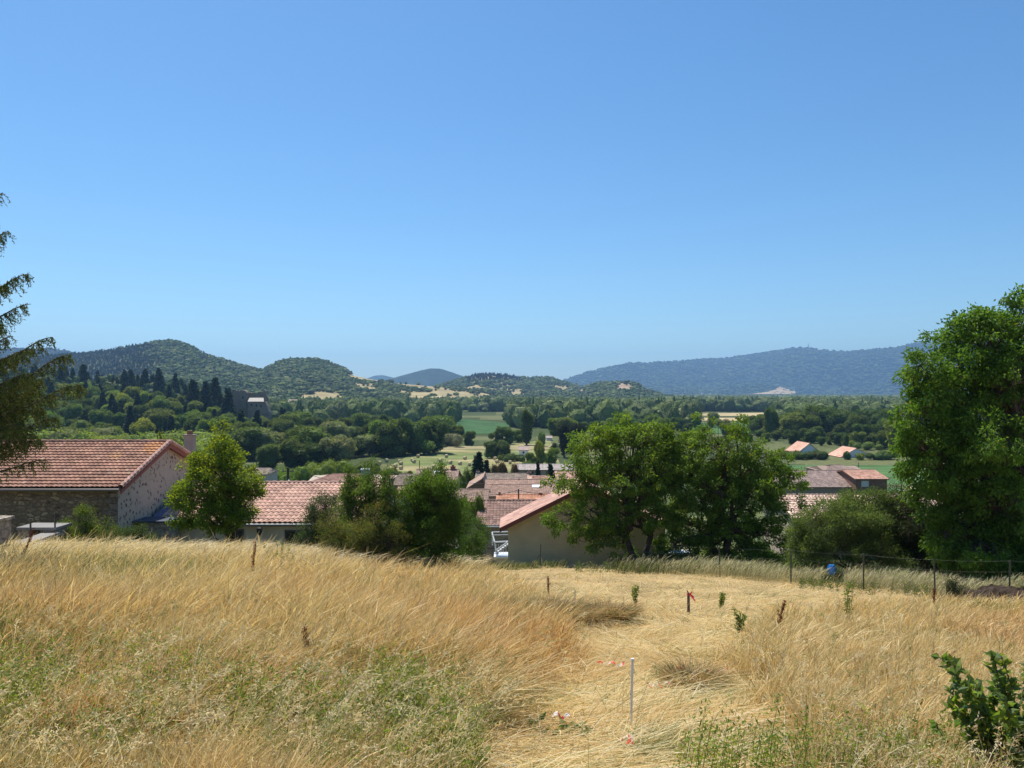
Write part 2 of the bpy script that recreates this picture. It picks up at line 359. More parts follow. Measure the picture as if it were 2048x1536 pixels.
h = Hill('far_hill', [(640, 790), (700, 768), (730, 758), (750, 751), (766, 750), (790, 756), (820, 768), (880, 790)], 7600, 9400, seed=2, ns=900)
h.mesh((.03, .05, .03), FOREST_FAR, 90, 30)
h = Hill('conical_hill', [(640, 795), (735, 770), (770, 761), (800, 752), (840, 741), (860, 736.5), (880, 737), (900, 743), (940, 757), (1000, 773), (1080, 795)], 4700, 6000, seed=3, ns=700, p=1.5)
h.mesh((.03, .045, .028), FOREST_FAR, 120, 40)
h = Hill('mountain_range', [(1060, 800), (1120, 768), (1140, 757), (1170, 748), (1200, 740), (1235, 733), (1260, 727), (1290, 727), (1340, 725), (1400, 720), (1460, 716), (1520, 707), (1560, 702), (1590, 697), (1625, 698), (1660, 703), (1700, 704), (1760, 699), (1800, 695), (1850, 684), (1900, 679), (2000, 688), (2150, 700), (2300, 720)], 6400, 9200, seed=4, ns=1100, gul=1.1, p=1.4)
MTN = h
def mc(c):
    n = fbm(c[:, 0]/260, c[:, 1]/260, 9)[:, None]; n2 = fbm(c[:, 0]/120, c[:, 1]/120, 19)[:, None]
    low = smooth(70, 10, c[:, 2:3])*smooth(.60, .68, n2)*.35
    return np.array([.06, .09, .036])*(.3+1.5*n)*(1-low)+np.array([.30, .26, .17])*low
h.mesh((.03, .05, .03), FOREST_FAR, 520, 130, colf=mc)
# bumpy crowns along the mountain side
h.forest(36, 20, 17, 'dark woodland covering the long blue mountain range', tmax=1.03, cols=np.array([[.06, .09, .036], [.10, .135, .05], [.055, .08, .034]]), name='mountain_woodland', ncard=0, prob=lambda px, r, P: np.full(len(px), .9))
h = Hill('far_ridge', [(-200, 700), (0, 702), (60, 702), (105, 703), (150, 709), (220, 716), (320, 730), (450, 770)], 3000, 4600, seed=5, ns=700)
h.mesh((.028, .042, .026), FOREST_FAR, 140, 50)
h.forest(26, 15, 17, 'blue-green woodland on the far ridge behind the spruce', name='ridge_woodland', cols=np.array([[.028, .045, .022], [.03, .042, .022]]))
TAN = (.33, .27, .14)
H1 = Hill('wooded_hill', [(-220, 735), (-100, 730), (0, 722), (60, 716), (120, 711), (180, 706), (230, 699), (280, 690), (310, 685), (332, 682), (352, 684), (380, 694), (410, 712), (440, 719), (480, 733), (520, 741), (560, 748), (620, 762), (700, 788), (760, 806), (800, 815)], 1050, 2150, seed=6, ns=260, gul=.35, p=1.2)
H1.mesh((.08, .09, .04), HILLM)
H1.forest(8, 4.6, 5.6, 'mixed woodland covering the peaked hill on the left', name='hill_woodland', masks=[(612, 792, 50, 9)],
    conf=lambda px, r, P: (rg.random(len(px)) < np.clip(.92-.9*smooth(270, 340, px)+.25*(fbm(P[:, 0]/80, P[:, 1]/80, 4) > .55), 0, 1)))
H2 = Hill('flat_topped_hill', [(400, 800), (500, 755), (525, 742), (540, 733), (560, 724), (580, 720), (625, 719), (650, 724), (690, 740), (705, 750), (735, 757), (780, 765), (860, 772), (930, 779), (1000, 792), (1060, 802)], 1150, 2000, seed=7, ns=220, gul=.3, p=1.1)
H2.mesh(TAN, HILLM)
H2.forest(8.5, 4.8, 5.8, 'oak woodland over the flat-topped hill', name='hill_woodland',
    masks=[(770, 768, 62, 11), (840, 778, 70, 8), (800, 788, 65, 5), (715, 753, 25, 5), (905, 784, 50, 7), (860, 802, 50, 6), (920, 798, 60, 8), (960, 790, 40, 6), (740, 758, 35, 5), (635, 791, 58, 7.5), (600, 799, 30, 5), (765, 760, 26, 4)],
    prob=lambda px, r, P: np.where(px > 720, .75, 1))
H3 = Hill('patchwork_hill', [(800, 800), (860, 778), (900, 766), (930, 758), (950, 751), (965, 749), (1000, 751), (1035, 755), (1060, 758), (1075, 757), (1100, 757), (1115, 761), (1140, 768), (1165, 776), (1200, 785), (1260, 795), (1330, 805)], 1700, 2900, seed=8, ns=240, gul=.3, p=1.1)
H3.mesh(TAN, HILLM)
H3.forest(12, 6.5, 8, 'dark woods and hedges over the patchwork hill', name='hill_woodland',
    masks=[(980, 771, 46, 5), (1040, 782, 22, 4), (910, 786, 36, 8), (1058, 798, 36, 8), (950, 780, 30, 4), (900, 774, 24, 3), (985, 797, 30, 5), (1040, 795, 20, 5), (1100, 771, 18, 3), (925, 795, 30, 5), (1180, 803, 22, 2.5), (1125, 774, 14, 2.5), (1020, 786, 30, 3)],
    conf=lambda px, r, P: (px > 935) & (px < 1040) & (r < 763), prob=lambda px, r, P: np.where((px < 1060) & (r > 762), .8, .97))
H4 = Hill('rocky_hill', [(1060, 802), (1110, 790), (1140, 785), (1165, 778), (1185, 771), (1200, 767), (1230, 766), (1262, 766), (1276, 769), (1290, 781), (1330, 793), (1390, 802), (1430, 806)], 1900, 2500, seed=9, ns=160, gul=.3, p=1.0)
H4.mesh((.34, .25, .17), HILLM)
H4.forest(10.5, 6, 7, 'scrub and oaks over the rocky hill', name='hill_woodland', masks=[(1255, 771, 26, 4), (1270, 780, 14, 4), (1150, 778, 22, 3)], prob=lambda px, r, P: np.full(len(px), .9))
# hillside with the ruined castle, left
SIDE = Hill('castle_hillside', [(-330, 752), (-150, 756), (0, 764), (100, 768), (200, 772), (300, 776), (400, 790), (460, 812), (520, 824), (560, 834), (600, 850), (650, 868)], 400, 760, zb=-31, seed=10, ns=130, gul=.25, p=.95)
SIDE.mesh((.07, .08, .04), HILLM, 160, 50)

# fields on the plain
drape('green_crop_field', [(870, 869), (1010, 868), (1022, 848), (905, 836)], (.055, .115, .042), dz=.3)
drape('hay_field', [(700, 975), (1130, 952), (1100, 880), (830, 905)], [(.16, .19, .07), (.30, .26, .13)], dz=.12, n=(60, 40))
drape('dry_strip', [(880, 900), (1120, 900), (1110, 893), (900, 893)], (.28, .24, .13), dz=.25)
drape('crop_field', [(1560, 985), (1990, 985), (1880, 931), (1540, 931)], (.075, .14, .05), dz=.15, n=(40, 50), stripes=1.3)
drape('dirt_track', [(1800, 992), (1850, 992), (1846, 975), (1812, 975)], (.48, .38, .25), dz=.3)
drape('stubble_strip', [(1380, 842), (1520, 842), (1520, 836), (1385, 836)], (.45, .35, .2), dz=.3)
drape('bean_field', [(1370, 868), (1540, 868), (1530, 846), (1380, 846)], (.07, .14, .05), dz=.3)
drape('wheat_field', [(1370, 833), (1560, 832), (1530, 826), (1400, 827)], (.42, .34, .19), dz=.4)
def hillpatch(name, hill, pts, col, n=(20, 8), dz=3):
    """a pale field draped on the slope of a hill; pts = (px, t) corners"""
    P = np.array(pts, float); a = np.linspace(0, 1, n[0]+1)[None, :, None]; b = np.linspace(0, 1, n[1]+1)[:, None, None]
    q = (P[0]*(1-a)+P[1]*a)*(1-b)+(P[3]*(1-a)+P[2]*a)*b
    V = hill.at(q[..., 0], q[..., 1]); V[..., 2] += dz; V = V.reshape(-1, 3); k = n[0]+1
    i = np.arange(n[1])[:, None]*k; j = np.arange(n[0])[None]; F = np.stack([i+j, i+j+1, i+k+j+1, i+k+j], -1).reshape(-1, 4)
    c = V[F].mean(1); cc = np.asarray(col)*(.85+.3*fbm(c[:, 0]/80, c[:, 1]/80, 3)[:, None])
    tag(M().add(V, F, cc).build(name, FIELD), kind='structure')
def tfor(hill, px, row):
    t = np.linspace(0, 1, 400); P = hill.at(np.full(400, px), t); r = rowof(P[:, 2], P[:, 1]); return float(t[np.argmin(np.abs(r-row))])
def hp(name, hill, pts, col, **k): hillpatch(name, hill, [(p, tfor(hill, p, r)) for p, r in pts], col, **k)
hp('pale_stubble_field', MTN, [(1475, 797.0), (1592, 797.5), (1588, 786), (1530, 791)], (.46, .35, .20), dz=19, n=(40, 10))
hp('pale_stubble_field', MTN, [(1655, 788), (1680, 788), (1680, 783.5), (1660, 784)], (.55, .45, .3), dz=16)
hp('tan_slope_field', H1, [(600, 806), (676, 806), (640, 794), (562, 779)], (.42, .33, .18), dz=1.5)
hp('pale_slope_field', H2, [(858, 801), (885, 801), (885, 794), (858, 794)], (.55, .45, .27), dz=2)
# ------------------------------------------------------------------ foliage cards
def unit(a): return a/(np.linalg.norm(a, axis=-1, keepdims=True)+1e-9)
def cards(m, c, d, L, Wd, col, rng, mi=0, fold=.25):
    """leaf shaped quads: c bases, d tip directions, L lengths, Wd widths"""
    n = len(c); L = np.broadcast_to(L, (n,))[:, None]; Wd = np.broadcast_to(Wd, (n,))[:, None]
    d = unit(d); s = unit(np.cross(d, unit(rng.normal(0, 1, (n, 3))))); nn = np.cross(d, s)
    v = np.stack([c, c+d*L*.5+s*Wd*.5+nn*Wd*fold, c+d*L-nn*L*.12, c+d*L*.5-s*Wd*.5+nn*Wd*fold], 1).reshape(-1, 3)
    f = np.arange(n*4).reshape(-1, 4); m.add(v, f, col, mi)
def lobes_surface(rng, lobes, n, inner=.72):
    """points spread over and through a union of ellipsoids; returns points and outward directions"""
    lobes = np.asarray(lobes, float); vol = lobes[:, 3]*lobes[:, 4]+lobes[:, 4]*lobes[:, 5]+lobes[:, 3]*lobes[:, 5]
    k = rng.choice(len(lobes), n, p=vol/vol.sum()); d = unit(rng.normal(0, 1, (n, 3)))
    r = inner+(1.04-inner)*rng.random(n)**.6
    return lobes[k, :3]+d*lobes[k, 3:6]*r[:, None], d, k

# ------------------------------------------------------------------ trees of the valley (each one its own object)
def make_tree_mesh(kind, seed, ncard=1300):
    """unit tree: height 1, returns mesh"""
    rng = np.random.default_rng(seed); m = M()
    if kind == 'conifer':
        m.tube([(0, 0, 0), (0, 0, .98)], [.02, .004], 5, (.06, .045, .035), 1)
        cc = []; dd = []
        for q in range(26):
            z = .08+.9*(q/26)**.95; rr = (.20*(1-z)**.8+.008)*(.85+.3*rng.random())
            nb = int(6+18*(1-z))
            for b in range(nb):
                a = rng.random()*6.283; ln = rr*(.7+.5*rng.random())
                for s in (.45, .75, 1.0):
                    cc.append((math.cos(a)*ln*s, math.sin(a)*ln*s, z-.05*s*(1-z)+rng.normal(0, .006))); dd.append((math.cos(a), math.sin(a), -.35))
        cc = np.array(cc); dd = np.array(dd); n = len(cc)
        cards(m, cc-.02*dd, dd+rng.normal(0, .35, (n, 3)), .075, .05, np.array([.036, .06, .03])*(.6+.8*rng.random((n, 1))), rng)
        k = 8; th = np.arange(k)*6.283/k
        m.tube([(0, 0, .1), (0, 0, .4), (0, 0, .7), (0, 0, .95)], [.13, .09, .05, .01], 8, (.02, .036, .02))
        return m
    if kind == 'poplar':
        L = [(0, 0, .52, .15, .15, .44)]+[(rng.normal(0, .06), rng.normal(0, .06), .2+.65*rng.random(), .09, .09, .16) for _ in range(8)]
    elif kind == 'bush':
        L = [(rng.normal(0, .28), rng.normal(0, .28), .42+.22*rng.random(), .32, .32, .36) for _ in range(7)]
    elif kind == 'tall':
        L = [(0, 0, .5, .2, .2, .45)]+[(rng.normal(0, .13), rng.normal(0, .13), .14+.72*rng.random(), .14, .14, .15) for _ in range(11)]
    else:
        L = [(0, 0, .48, .27, .27, .42)]+[(.27*math.cos(a)*rng.uniform(.5, 1), .27*math.sin(a)*rng.uniform(.5, 1), rng.uniform(.14, .78), .16, .16, .15) for a in np.linspace(0, 6.28, 12)]
    L = np.array(L); L[:, 2] -= ((L[:, 2]-L[:, 5]).min()+.1) if kind == 'bush' else 0
    top = (L[:, 2]+L[:, 5]).max(); L[:, 2] /= top; L[:, 5] /= top
    m.tube([(0, 0, -.05), (.01, 0, .25), (0, .01, .6)], [.03, .024, .01], 6, (.09, .07, .055), 1)
    P, d, k = lobes_surface(rng, L, ncard, .8)
    tint = (.75+.5*rng.random(len(L)))[k][:, None]
    cards(m, P, d*.5+rng.normal(0, .6, (ncard, 3))+np.array([0, 0, -.15]), .046*(.7+.6*rng.random(ncard)), .034, np.ones(3)*tint*(.75+.5*rng.random((ncard, 1))), rng)
    for l in L:                                           # inner leaf mass that closes the crown
        v = ICO_V*(1+.3*(rng.random((len(ICO_V), 1))-.5))*l[3:6]*.84+l[:3]; m.add(v, ICO_F, np.ones(3)*(.8+.3*rng.random((len(ICO_F), 1))))
    return m
def tint_mat(name, tr, con=False):
    """foliage material: the face colour times the tree's own leaf colour"""
    m = mat(name, .7, tr, spec=.12, tint=(1.25, 1.2, .5)); t = m.node_tree; N = t.nodes; L = t.links
    a = [n for n in N if n.type == 'ATTRIBUTE'][0]; oc = N.new('ShaderNodeObjectInfo')
    mu = N.new('ShaderNodeMixRGB'); mu.blend_type = 'MULTIPLY'; mu.inputs[0].default_value = 1
    outs = [l.to_socket for l in a.outputs['Color'].links]
    L.new(a.outputs['Color'], mu.inputs[1]); L.new(oc.outputs['Color'], mu.inputs[2])
    for s in outs: L.new(mu.outputs[0], s)
    return m
TREELEAF = tint_mat('tree_leaf', .42)
PROTO = {}
for kd, nv in (('round', 6), ('tall', 4), ('poplar', 3), ('bush', 4), ('conifer', 4)):
    for q in range(nv):
        o = make_tree_mesh(kd, 100+q*7+len(kd)*31, 3800 if kd in ('round', 'tall') else 2600).build({'round': 'broadleaf_tree', 'tall': 'broadleaf_tree', 'poplar': 'poplar_tree', 'bush': 'bush', 'conifer': 'conifer_tree'}[kd], [NEEDLE if kd == 'conifer' else TREELEAF, BARK])
        PROTO[kd, q] = o; C.objects.unlink(o)
NV = {'round': 6, 'tall': 4, 'poplar': 3, 'bush': 4, 'conifer': 4}
CATN = {'round': 'tree', 'tall': 'tree', 'poplar': 'poplar', 'bush': 'bush', 'conifer': 'conifer'}
tr_rng = np.random.default_rng(21)
DG = (.105, .15, .038); MG = (.15, .205, .045); LG = (.23, .28, .055); GG = (.23, .255, .125); YG = (.2, .24, .035)
def tree(kind, px, D, top, label, group=None, wid=1.0, col=MG, base=None, var=.15):
    p = on(px, D) if base is None else base
    hgt = -(top-HOR)/FPX*D-p[2]
    if hgt < 1.2: return None
    o = PROTO[kind, int(tr_rng.integers(NV[kind]))].copy(); C.objects.link(o)
    o.location = tuple(p.tolist()); s = hgt; o.scale = (s*wid, s*wid, s); o.rotation_euler = (0, 0, tr_rng.random()*6.28)
    c = np.array(col)*(1+var*tr_rng.normal(0, 1)); c = c*(1+.06*tr_rng.normal(0, 1, 3)); o.color = (*np.clip(c, .01, 1).tolist(), 1)
    return tag(o, label, CATN[kind], group)

# wooded hillside below the peaked hill
cnt = 0
CAN = []
for t in np.arange(.03, 1.03, .042):
    D = 400+360*t; a = np.arange(-60, 640, 15.5/D*FPX)
    for px in a+(tr_rng.random(len(a))-.5)*10:
        tt = t+tr_rng.normal(0, .012); P = SIDE.at(px, min(max(tt, 0), 1.05))
        if P[2] < -30.5 and px > 470: continue
        if 478 < px < 545 and P[1] > 540: continue
        if 470 < px < 560 and P[1] > 480: continue
        if px > 520 and tr_rng.random() < .3: continue
        CAN.append((px, P))
FARW = []; HT = []
for px, P in CAN:
    con = tr_rng.random() < (.62 if P[1] > 640 or (380 < px < 480 and P[1] > 560) else .22)
    hgt = tr_rng.uniform(9, 16)*(1.25 if con else 1); top = rowof(P[2]+hgt, P[1])
    if con: HT.append((px, P, 'pointed dark conifer', tree('conifer', px, P[1], top, 'dark pointed conifer crowded into the woods on the castle hillside', 'conifers on the castle hillside', wid=1.0, base=P)))
    elif P[1] > 610: FARW.append(P)
    else: HT.append((px, P, 'rounded green tree', tree('round' if tr_rng.random() < .75 else 'tall', px, P[1], top, 'rounded green tree crowded into the woods on the castle hillside', 'broadleaf trees on the castle hillside', wid=1.15, base=P, col=[DG, MG, LG, MG][int(tr_rng.integers(4))])))
    cnt += 1
from collections import defaultdict
hb = defaultdict(list)
for px, P, kn, o in HT:
    if o: hb[kn, min(11, int((P[1]-400)/30))].append((px, o))
def ordinal(n):
    u = ['', 'first', 'second', 'third', 'fourth', 'fifth', 'sixth', 'seventh', 'eighth', 'ninth', 'tenth', 'eleventh', 'twelfth', 'thirteenth', 'fourteenth', 'fifteenth', 'sixteenth', 'seventeenth', 'eighteenth', 'nineteenth']
    if n < 20: return u[n]
    T_ = ['', '', 'twenty', 'thirty', 'forty', 'fifty'][n//10]
    return T_[:-1]+'ieth' if n % 10 == 0 else T_+'-'+u[n % 10]
for (kn, q), lst in hb.items():
    for i, (px, o) in enumerate(sorted(lst, key=lambda a: a[0])): o['label'] = ordinal(i+1)+' '+kn+' from the left, '+ordinal(q+1)+' rank up the castle hillside'
fw = np.repeat(np.array(FARW), 3, 0); fw[:, :2] += tr_rng.normal(0, 5, (len(fw), 2)); n = len(fw)
tag(blobs(fw-[0, 0, 2], 4.2*(.7+.6*tr_rng.random(n)), 12*(.7+.6*tr_rng.random(n)), GREENS[tr_rng.integers(0, len(GREENS), n)], np.zeros(n, bool), 40, 1.2).build('ridge_woodland', FARLEAF), 'leafy canopy along the top of the castle hillside', 'woodland', kind='stuff')
for px, top, D, wid, lab in [(122, 728, 640, .9, 'tall dark conifer on the left ridge just behind the spruce branch tips'), (168, 727, 650, .9, 'pointed dark conifer breaking the ridge line left of the peak'), (250, 738, 690, 1.0, 'dark conifer at the left end of the ridge clump below the peak'), (262, 737, 700, 1.0, 'second dark conifer in the ridge clump below the peak'),
    (290, 735, 690, 1.0, 'middle dark conifer in the ridge clump below the peak'), (318, 734, 690, 1.0, 'tallest dark conifer in the ridge clump below the peak'), (351, 745, 670, .85, 'lone dark conifer right of the ridge clump below the peak'), (200, 765, 600, .8, 'slim dark conifer halfway down the left wooded slope'), (248, 762, 600, .9, 'broad dark conifer halfway down the left wooded slope'),
    (386, 756, 560, 1.0, 'tall black-green conifer left of the castle, first of a pair'), (411, 760, 555, .95, 'tall black-green conifer left of the castle, second of a pair'), (430, 752, 600, 1.0, 'dark conifer behind the pair left of the castle'), (456, 774, 545, 1.0, 'black-green conifer closest to the castle wall'), (441, 785, 560, .9, 'short dark conifer between the pair and the castle')]:
    tt = (D-400)/360; P = SIDE.at(px, tt); P[0] = (px-1024)/FPX*D; P[1] = D
    tree('conifer', px, D, top, lab, wid=wid*1.15, base=P)

def band(kinds, pxs, D, top, label, group, cols, wid=1.1, tj=5, dj=20, skip=None):
    made = []
    for px in pxs:
        px = px+tr_rng.normal(0, 3)
        if skip and any(a < px < b for a, b in skip): continue
        d = D+tr_rng.normal(0, dj); tp = top(px) if callable(top) else top
        k = kinds[int(tr_rng.integers(len(kinds)))]
        o = tree(k, px, d, tp+tr_rng.normal(0, tj), 'x', group, wid*1.28*(.85+.35*tr_rng.random()), cols[int(tr_rng.integers(len(cols)))])
        if o: made.append((px, k, o))
    for n_, (px, k, o) in enumerate(sorted(made, key=lambda q: q[0])):
        o['label'] = label.replace('TREE', ordinal(n_+1)+{'poplar': ' slim tree', 'conifer': ' dark tree', 'bush': ' rounded tree'}.get(k, ' leafy tree')+' from the left')
# far belts on the plain: woods read as masses
def belt(name, label, rows, spacing, rad, hgt, pxr, prob=1.0, cols=GREENS, conf=.12):
    D0, D1 = rows; P = []
    for D in np.arange(D0, D1, spacing*1.3):
        a = np.arange(pxr[0], pxr[1], spacing/D*FPX); a = a+(rg.random(len(a))-.5)*spacing/D*FPX*.9
        d = D+(rg.random(len(a))-.5)*spacing; x = (a-1024)/FPX*d
        k = fbm(x/170+5, d/170, 66) > 1-prob if prob < 1 else np.ones(len(a), bool)
        P.append(np.stack([x, d, ground(x, d)], -1)[k])
    P = np.concatenate(P); n = len(P); ci = rg.integers(0, len(cols), n)
    o = blobs(P, rad*(.7+.6*rg.random(n)), hgt*(.55+.75*rg.random(n)), np.asarray(cols)[ci]*(.75+.5*rg.random((n, 1))), rg.random(n) < conf, 110 if D1 < 1500 else 10, 1.35 if D1 < 1500 else 4, .3).build(name, FARLEAF)
    print(name, n); tag(o, label, 'woodland', kind='stuff')
G2 = np.array([[.10, .14, .042], [.135, .175, .05], [.18, .21, .085], [.11, .15, .05]])
belt('distant_woodland', 'hazy woods on the plain at the foot of the mountain range', (1500, 5200), 28, 15, 14, (640, 2150), .62, G2)
belt('distant_woodland', 'band of woods behind the green crop field and wheat strips', (1180, 1450), 12, 8, 17, (560, 2150), .75, G2)
belt('distant_woodland', 'far wood left of the green crop field', (680, 1180), 12, 7.5, 17, (540, 900), .92, G2)
belt('distant_woodland', 'far wood right of the green crop field, behind the walnut trees', (640, 1180), 12, 7.5, 17, (1030, 1390), .92, G2)
belt('distant_woodland', 'hazy wood behind the houses with white gables', (640, 1100), 12, 7.5, 15, (1560, 2150), .8, G2)
band(['tall', 'round'], np.arange(1110, 1500, 14), 560, lambda p: 838+4*math.sin(p/30), 'TREE in the dense wood above the walnuts', 'dense wood behind the walnut trees', [DG, DG, MG], tj=5, dj=40, skip=[(1385, 1520)])
band(['round', 'tall'], np.arange(1510, 1790, 11), 520, lambda p: 832-10*math.exp(-((p-1640)/60)**2), 'TREE in the wood behind the white houses', 'wood behind the white gabled houses', [DG, DG, MG], tj=6, dj=25)
band(['round', 'tall'], np.arange(1500, 1790, 17), 455, lambda p: 858, 'TREE fronting the wood behind the white houses', 'front edge of the wood behind the white houses', [DG, MG], tj=6, dj=15)
band(['tall', 'round'], np.arange(1640, 1800, 16), 425, lambda p: 868, 'TREE just behind the white gabled houses', 'trees just behind the white houses', [MG, DG], tj=6, dj=8)
band(['tall', 'poplar', 'round'], np.arange(470, 900, 13), 520, lambda p: 836+6*math.sin(p/25), 'TREE at the back of the riverside wood', 'back of the riverside wood', [MG, DG, MG], tj=5, dj=20)
band(['tall', 'round'], np.arange(420, 860, 15), 440, lambda p: 852+5*math.sin(p/19), 'TREE in the middle of the riverside wood', 'middle of the riverside wood', [MG, DG, GG], tj=6, dj=15)
band(['poplar', 'tall', 'tall'], np.arange(748, 880, 12), 372, lambda p: 843+8*math.sin(p/12), 'TREE in the tall row edging the hay field', 'tall row at the hay field edge', [DG, DG, MG], wid=1.15, tj=4, dj=10)
band(['round'], np.arange(495, 760, 27), 345, lambda p: 868+5*math.sin(p/17), 'TREE at the front of the riverside wood', 'front of the riverside wood', [MG, GG, DG], wid=1.2, tj=6, dj=8)
band(['round', 'bush'], np.arange(-20, 480, 26), 330, lambda p: 866+6*math.sin(p/31), 'TREE in the pale row behind the barn', 'pale green row behind the stone barn', [MG, LG, LG], wid=1.25, tj=5, dj=12)
band(['round'], np.arange(540, 700, 40), 300, lambda p: 885, 'TREE behind the light willows', 'trees behind the light willows', [DG, MG], wid=1.2, tj=5, dj=5)
HW = {(648, 232): 34, (575, 225): 30, (728, 245): 36, (583, 300): 32, (678, 300): 38, (901, 420): 20, (936, 425): 12, (984, 345): 18, (1006, 345): 19, (1053, 430): 15, (957, 185): 21, (973, 190): 13, (1076, 172): 9,
      (1002, 205): 17, (988, 203): 12, (935, 165): 14, (918, 150): 12, (940, 62): 22, (925, 66): 24, (1080, 300): 13, (1062, 290): 14, (1103, 300): 15, (1058, 270): 12, (1128, 350): 16, (1150, 352): 16, (1101, 160): 14, (1022, 330): 14, (1040, 330): 14, (1008, 332): 10,
      (792, 250): 12, (812, 240): 14, (1795, 380): 26, (1770, 400): 16, (340, 95): 24, (362, 92): 18, (1541, 500): 16, (1692, 400): 7, (1390, 640): 14, (1425, 640): 14, (1452, 520): 18, (865, 400): 9, (1083, 420): 10, (1696, 338): 8, (1722, 336): 8}
for k, px, D, top, wid, col, lab in [
    ('bush', 648, 232, 919, .95, LG, 'bright green rounded willow behind the utility pole, right one'), ('bush', 575, 225, 934, .9, LG, 'bright green willow behind the utility pole, left one'), ('bush', 728, 245, 921, .95, (.14, .17, .04), 'yellow-green rounded willow at the left end of the hay field'),
    ('round', 583, 300, 876, 1.0, DG, 'big dark round tree behind the light willows'), ('round', 678, 300, 872, 1.1, GG, 'big grey-green round tree behind the light willows'),
    ('bush', 901, 420, 866, .95, GG, 'silvery willow at the back of the hay field'), ('tall', 936, 425, 862, 1.0, DG, 'dark tree right of the silvery willow'), ('tall', 920, 470, 850, 1.0, MG, 'dark green tree behind the silvery willow'), ('bush', 865, 400, 889, .8, GG, 'low grey-green bush left of the silvery willow'),
    ('round', 984, 345, 881, 1.35, (.10, .13, .045), 'pale olive tree standing alone in the hay field, left of two'), ('round', 1006, 345, 880, 1.3, (.10, .13, .045), 'pale olive tree standing alone in the hay field, right of two'),
    ('bush', 1022, 330, 907, 1.2, DG, 'low dark hedge bush under the olive-green trees'), ('bush', 1040, 330, 908, 1.1, DG, 'low dark hedge bush in front of the small white house'), ('bush', 1008, 332, 908, 1.1, DG, 'low dark hedge bush left of the small white house'),
    ('poplar', 1053, 430, 820, 1.35, DG, 'tall dark poplar behind the small white house'), ('tall', 998, 440, 853, 1.0, DG, 'dark tree left of the tall poplar'), ('tall', 1018, 440, 855, 1.0, DG, 'smaller dark tree just left of the tall poplar'), ('tall', 1036, 450, 860, 1.0, MG, 'dark tree touching the tall poplar'),
    ('round', 1080, 300, 881, .8, YG, 'yellow-green tree behind the long grey roof'), ('tall', 1062, 290, 905, .9, MG, 'mid green tree left of the yellow-green tree'), ('tall', 1103, 300, 895, .8, LG, 'light green tree right of the yellow-green tree'), ('bush', 1058, 270, 920, 1.0, MG, 'green bush beside the long grey roof'),
    ('tall', 1128, 350, 848, 1.05, (.05, .055, .035), 'brown-tinged dark tree left of the walnut trees'), ('tall', 1150, 352, 846, 1.0, (.05, .055, .035), 'second brown-tinged dark tree left of the walnut trees'), ('bush', 1083, 420, 862, .8, MG, 'small rounded green tree in front of the far wood'),
    ('bush', 1002, 205, 922, 1.1, (.14, .085, .04), 'rusty brown bush beside the dark spruce in the village'), ('bush', 988, 203, 927, 1.0, (.12, .08, .04), 'rusty brown bush, left part of the village hedge'),
    ('conifer', 957, 185, 901, 1.45, DG, 'dark spruce in the village in front of the hay bales'), ('conifer', 973, 190, 917, 1.3, DG, 'smaller dark spruce just right of the village spruce'), ('conifer', 1076, 172, 918, 1.0, DG, 'narrow dark conifer in front of the long grey roof'), ('conifer', 1101, 160, 925, 1.5, DG, 'sparse brownish conifer right of the narrow one'),
    ('bush', 935, 165, 933, .9, MG, 'green bush left of the village spruce'), ('bush', 918, 150, 945, .8, MG, 'green bush beside the brown-roofed house gable'), ('bush', 792, 250, 940, 1.0, MG, 'bush behind the grey hipped roof'), ('bush', 812, 240, 940, 1.0, (.1, .08, .04), 'brownish bush behind the grey hipped roof'),
    ('bush', 940, 62, 986, .95, MG, 'rounded green tree left of the brown tiled roof'), ('bush', 925, 66, 995, .9, DG, 'dark green bush behind the rounded one left of the brown roof'),
    ('poplar', 1692, 400, 868, 1.3, DG, 'narrow dark tree standing between the two white gabled houses'), ('bush', 1735, 395, 883, .9, MG, 'rounded green bush behind the right white house'), ('bush', 1580, 345, 900, .8, DG, 'dark hedge bush left of the left white house'), ('bush', 1600, 340, 903, 1.1, DG, 'dark hedge bush under the left white gable'), ('bush', 1624, 340, 902, 1.1, DG, 'dark hedge bush at the right corner of the left white house'), ('bush', 1645, 342, 900, 1.1, DG, 'dark hedge bush between the two white houses'),
    ('bush', 1696, 338, 902, .8, DG, 'small dark bush under the right white gable'), ('bush', 1722, 336, 906, .8, YG, 'small yellow-green bush in front of the right white house'), ('bush', 1752, 338, 905, 1.2, DG, 'dark hedge bush right of the right white house'), ('bush', 1775, 338, 900, 1.3, DG, 'dark hedge bush beside the big walnut tree'),
    ('round', 1795, 380, 838, .8, LG, 'pale green tree just left of the big walnut tree'), ('tall', 1770, 400, 860, 1.0, DG, 'dark tree left of the pale green one by the big walnut'),
    ('round', 1390, 640, 826, .9, MG, 'tree at the left end of the wheat strip'), ('round', 1425, 640, 824, .9, GG, 'grey-green tree in front of the wheat strip'), ('tall', 1452, 520, 838, 1.0, GG, 'loose grey-green tree above the right walnut crown'), ('round', 1541, 500, 815, .9, DG, 'tall dark tree at the left end of the wood behind the white houses'),
    ('bush', 340, 95, 862, 1.0, (.13, .17, .03), 'yellow-green tree top behind the ridge of the stone barn'), ('bush', 362, 92, 880, .8, (.13, .17, .03), 'smaller yellow-green tree top behind the barn gable'),
    ]:
    p_ = on(px, D); hg = -(top-HOR)/FPX*D-p_[2]; HWN = dict(round=.42, tall=.33, poplar=.22, bush=.56, conifer=.2)[k]
    wpx = HW.get((px, D), {'round': 20, 'tall': 14, 'poplar': 8, 'bush': 15, 'conifer': 9}[k])
    tree(k, px, D, top, lab, None, wpx*D/FPX/HWN/max(hg, 1), col, var=.05)
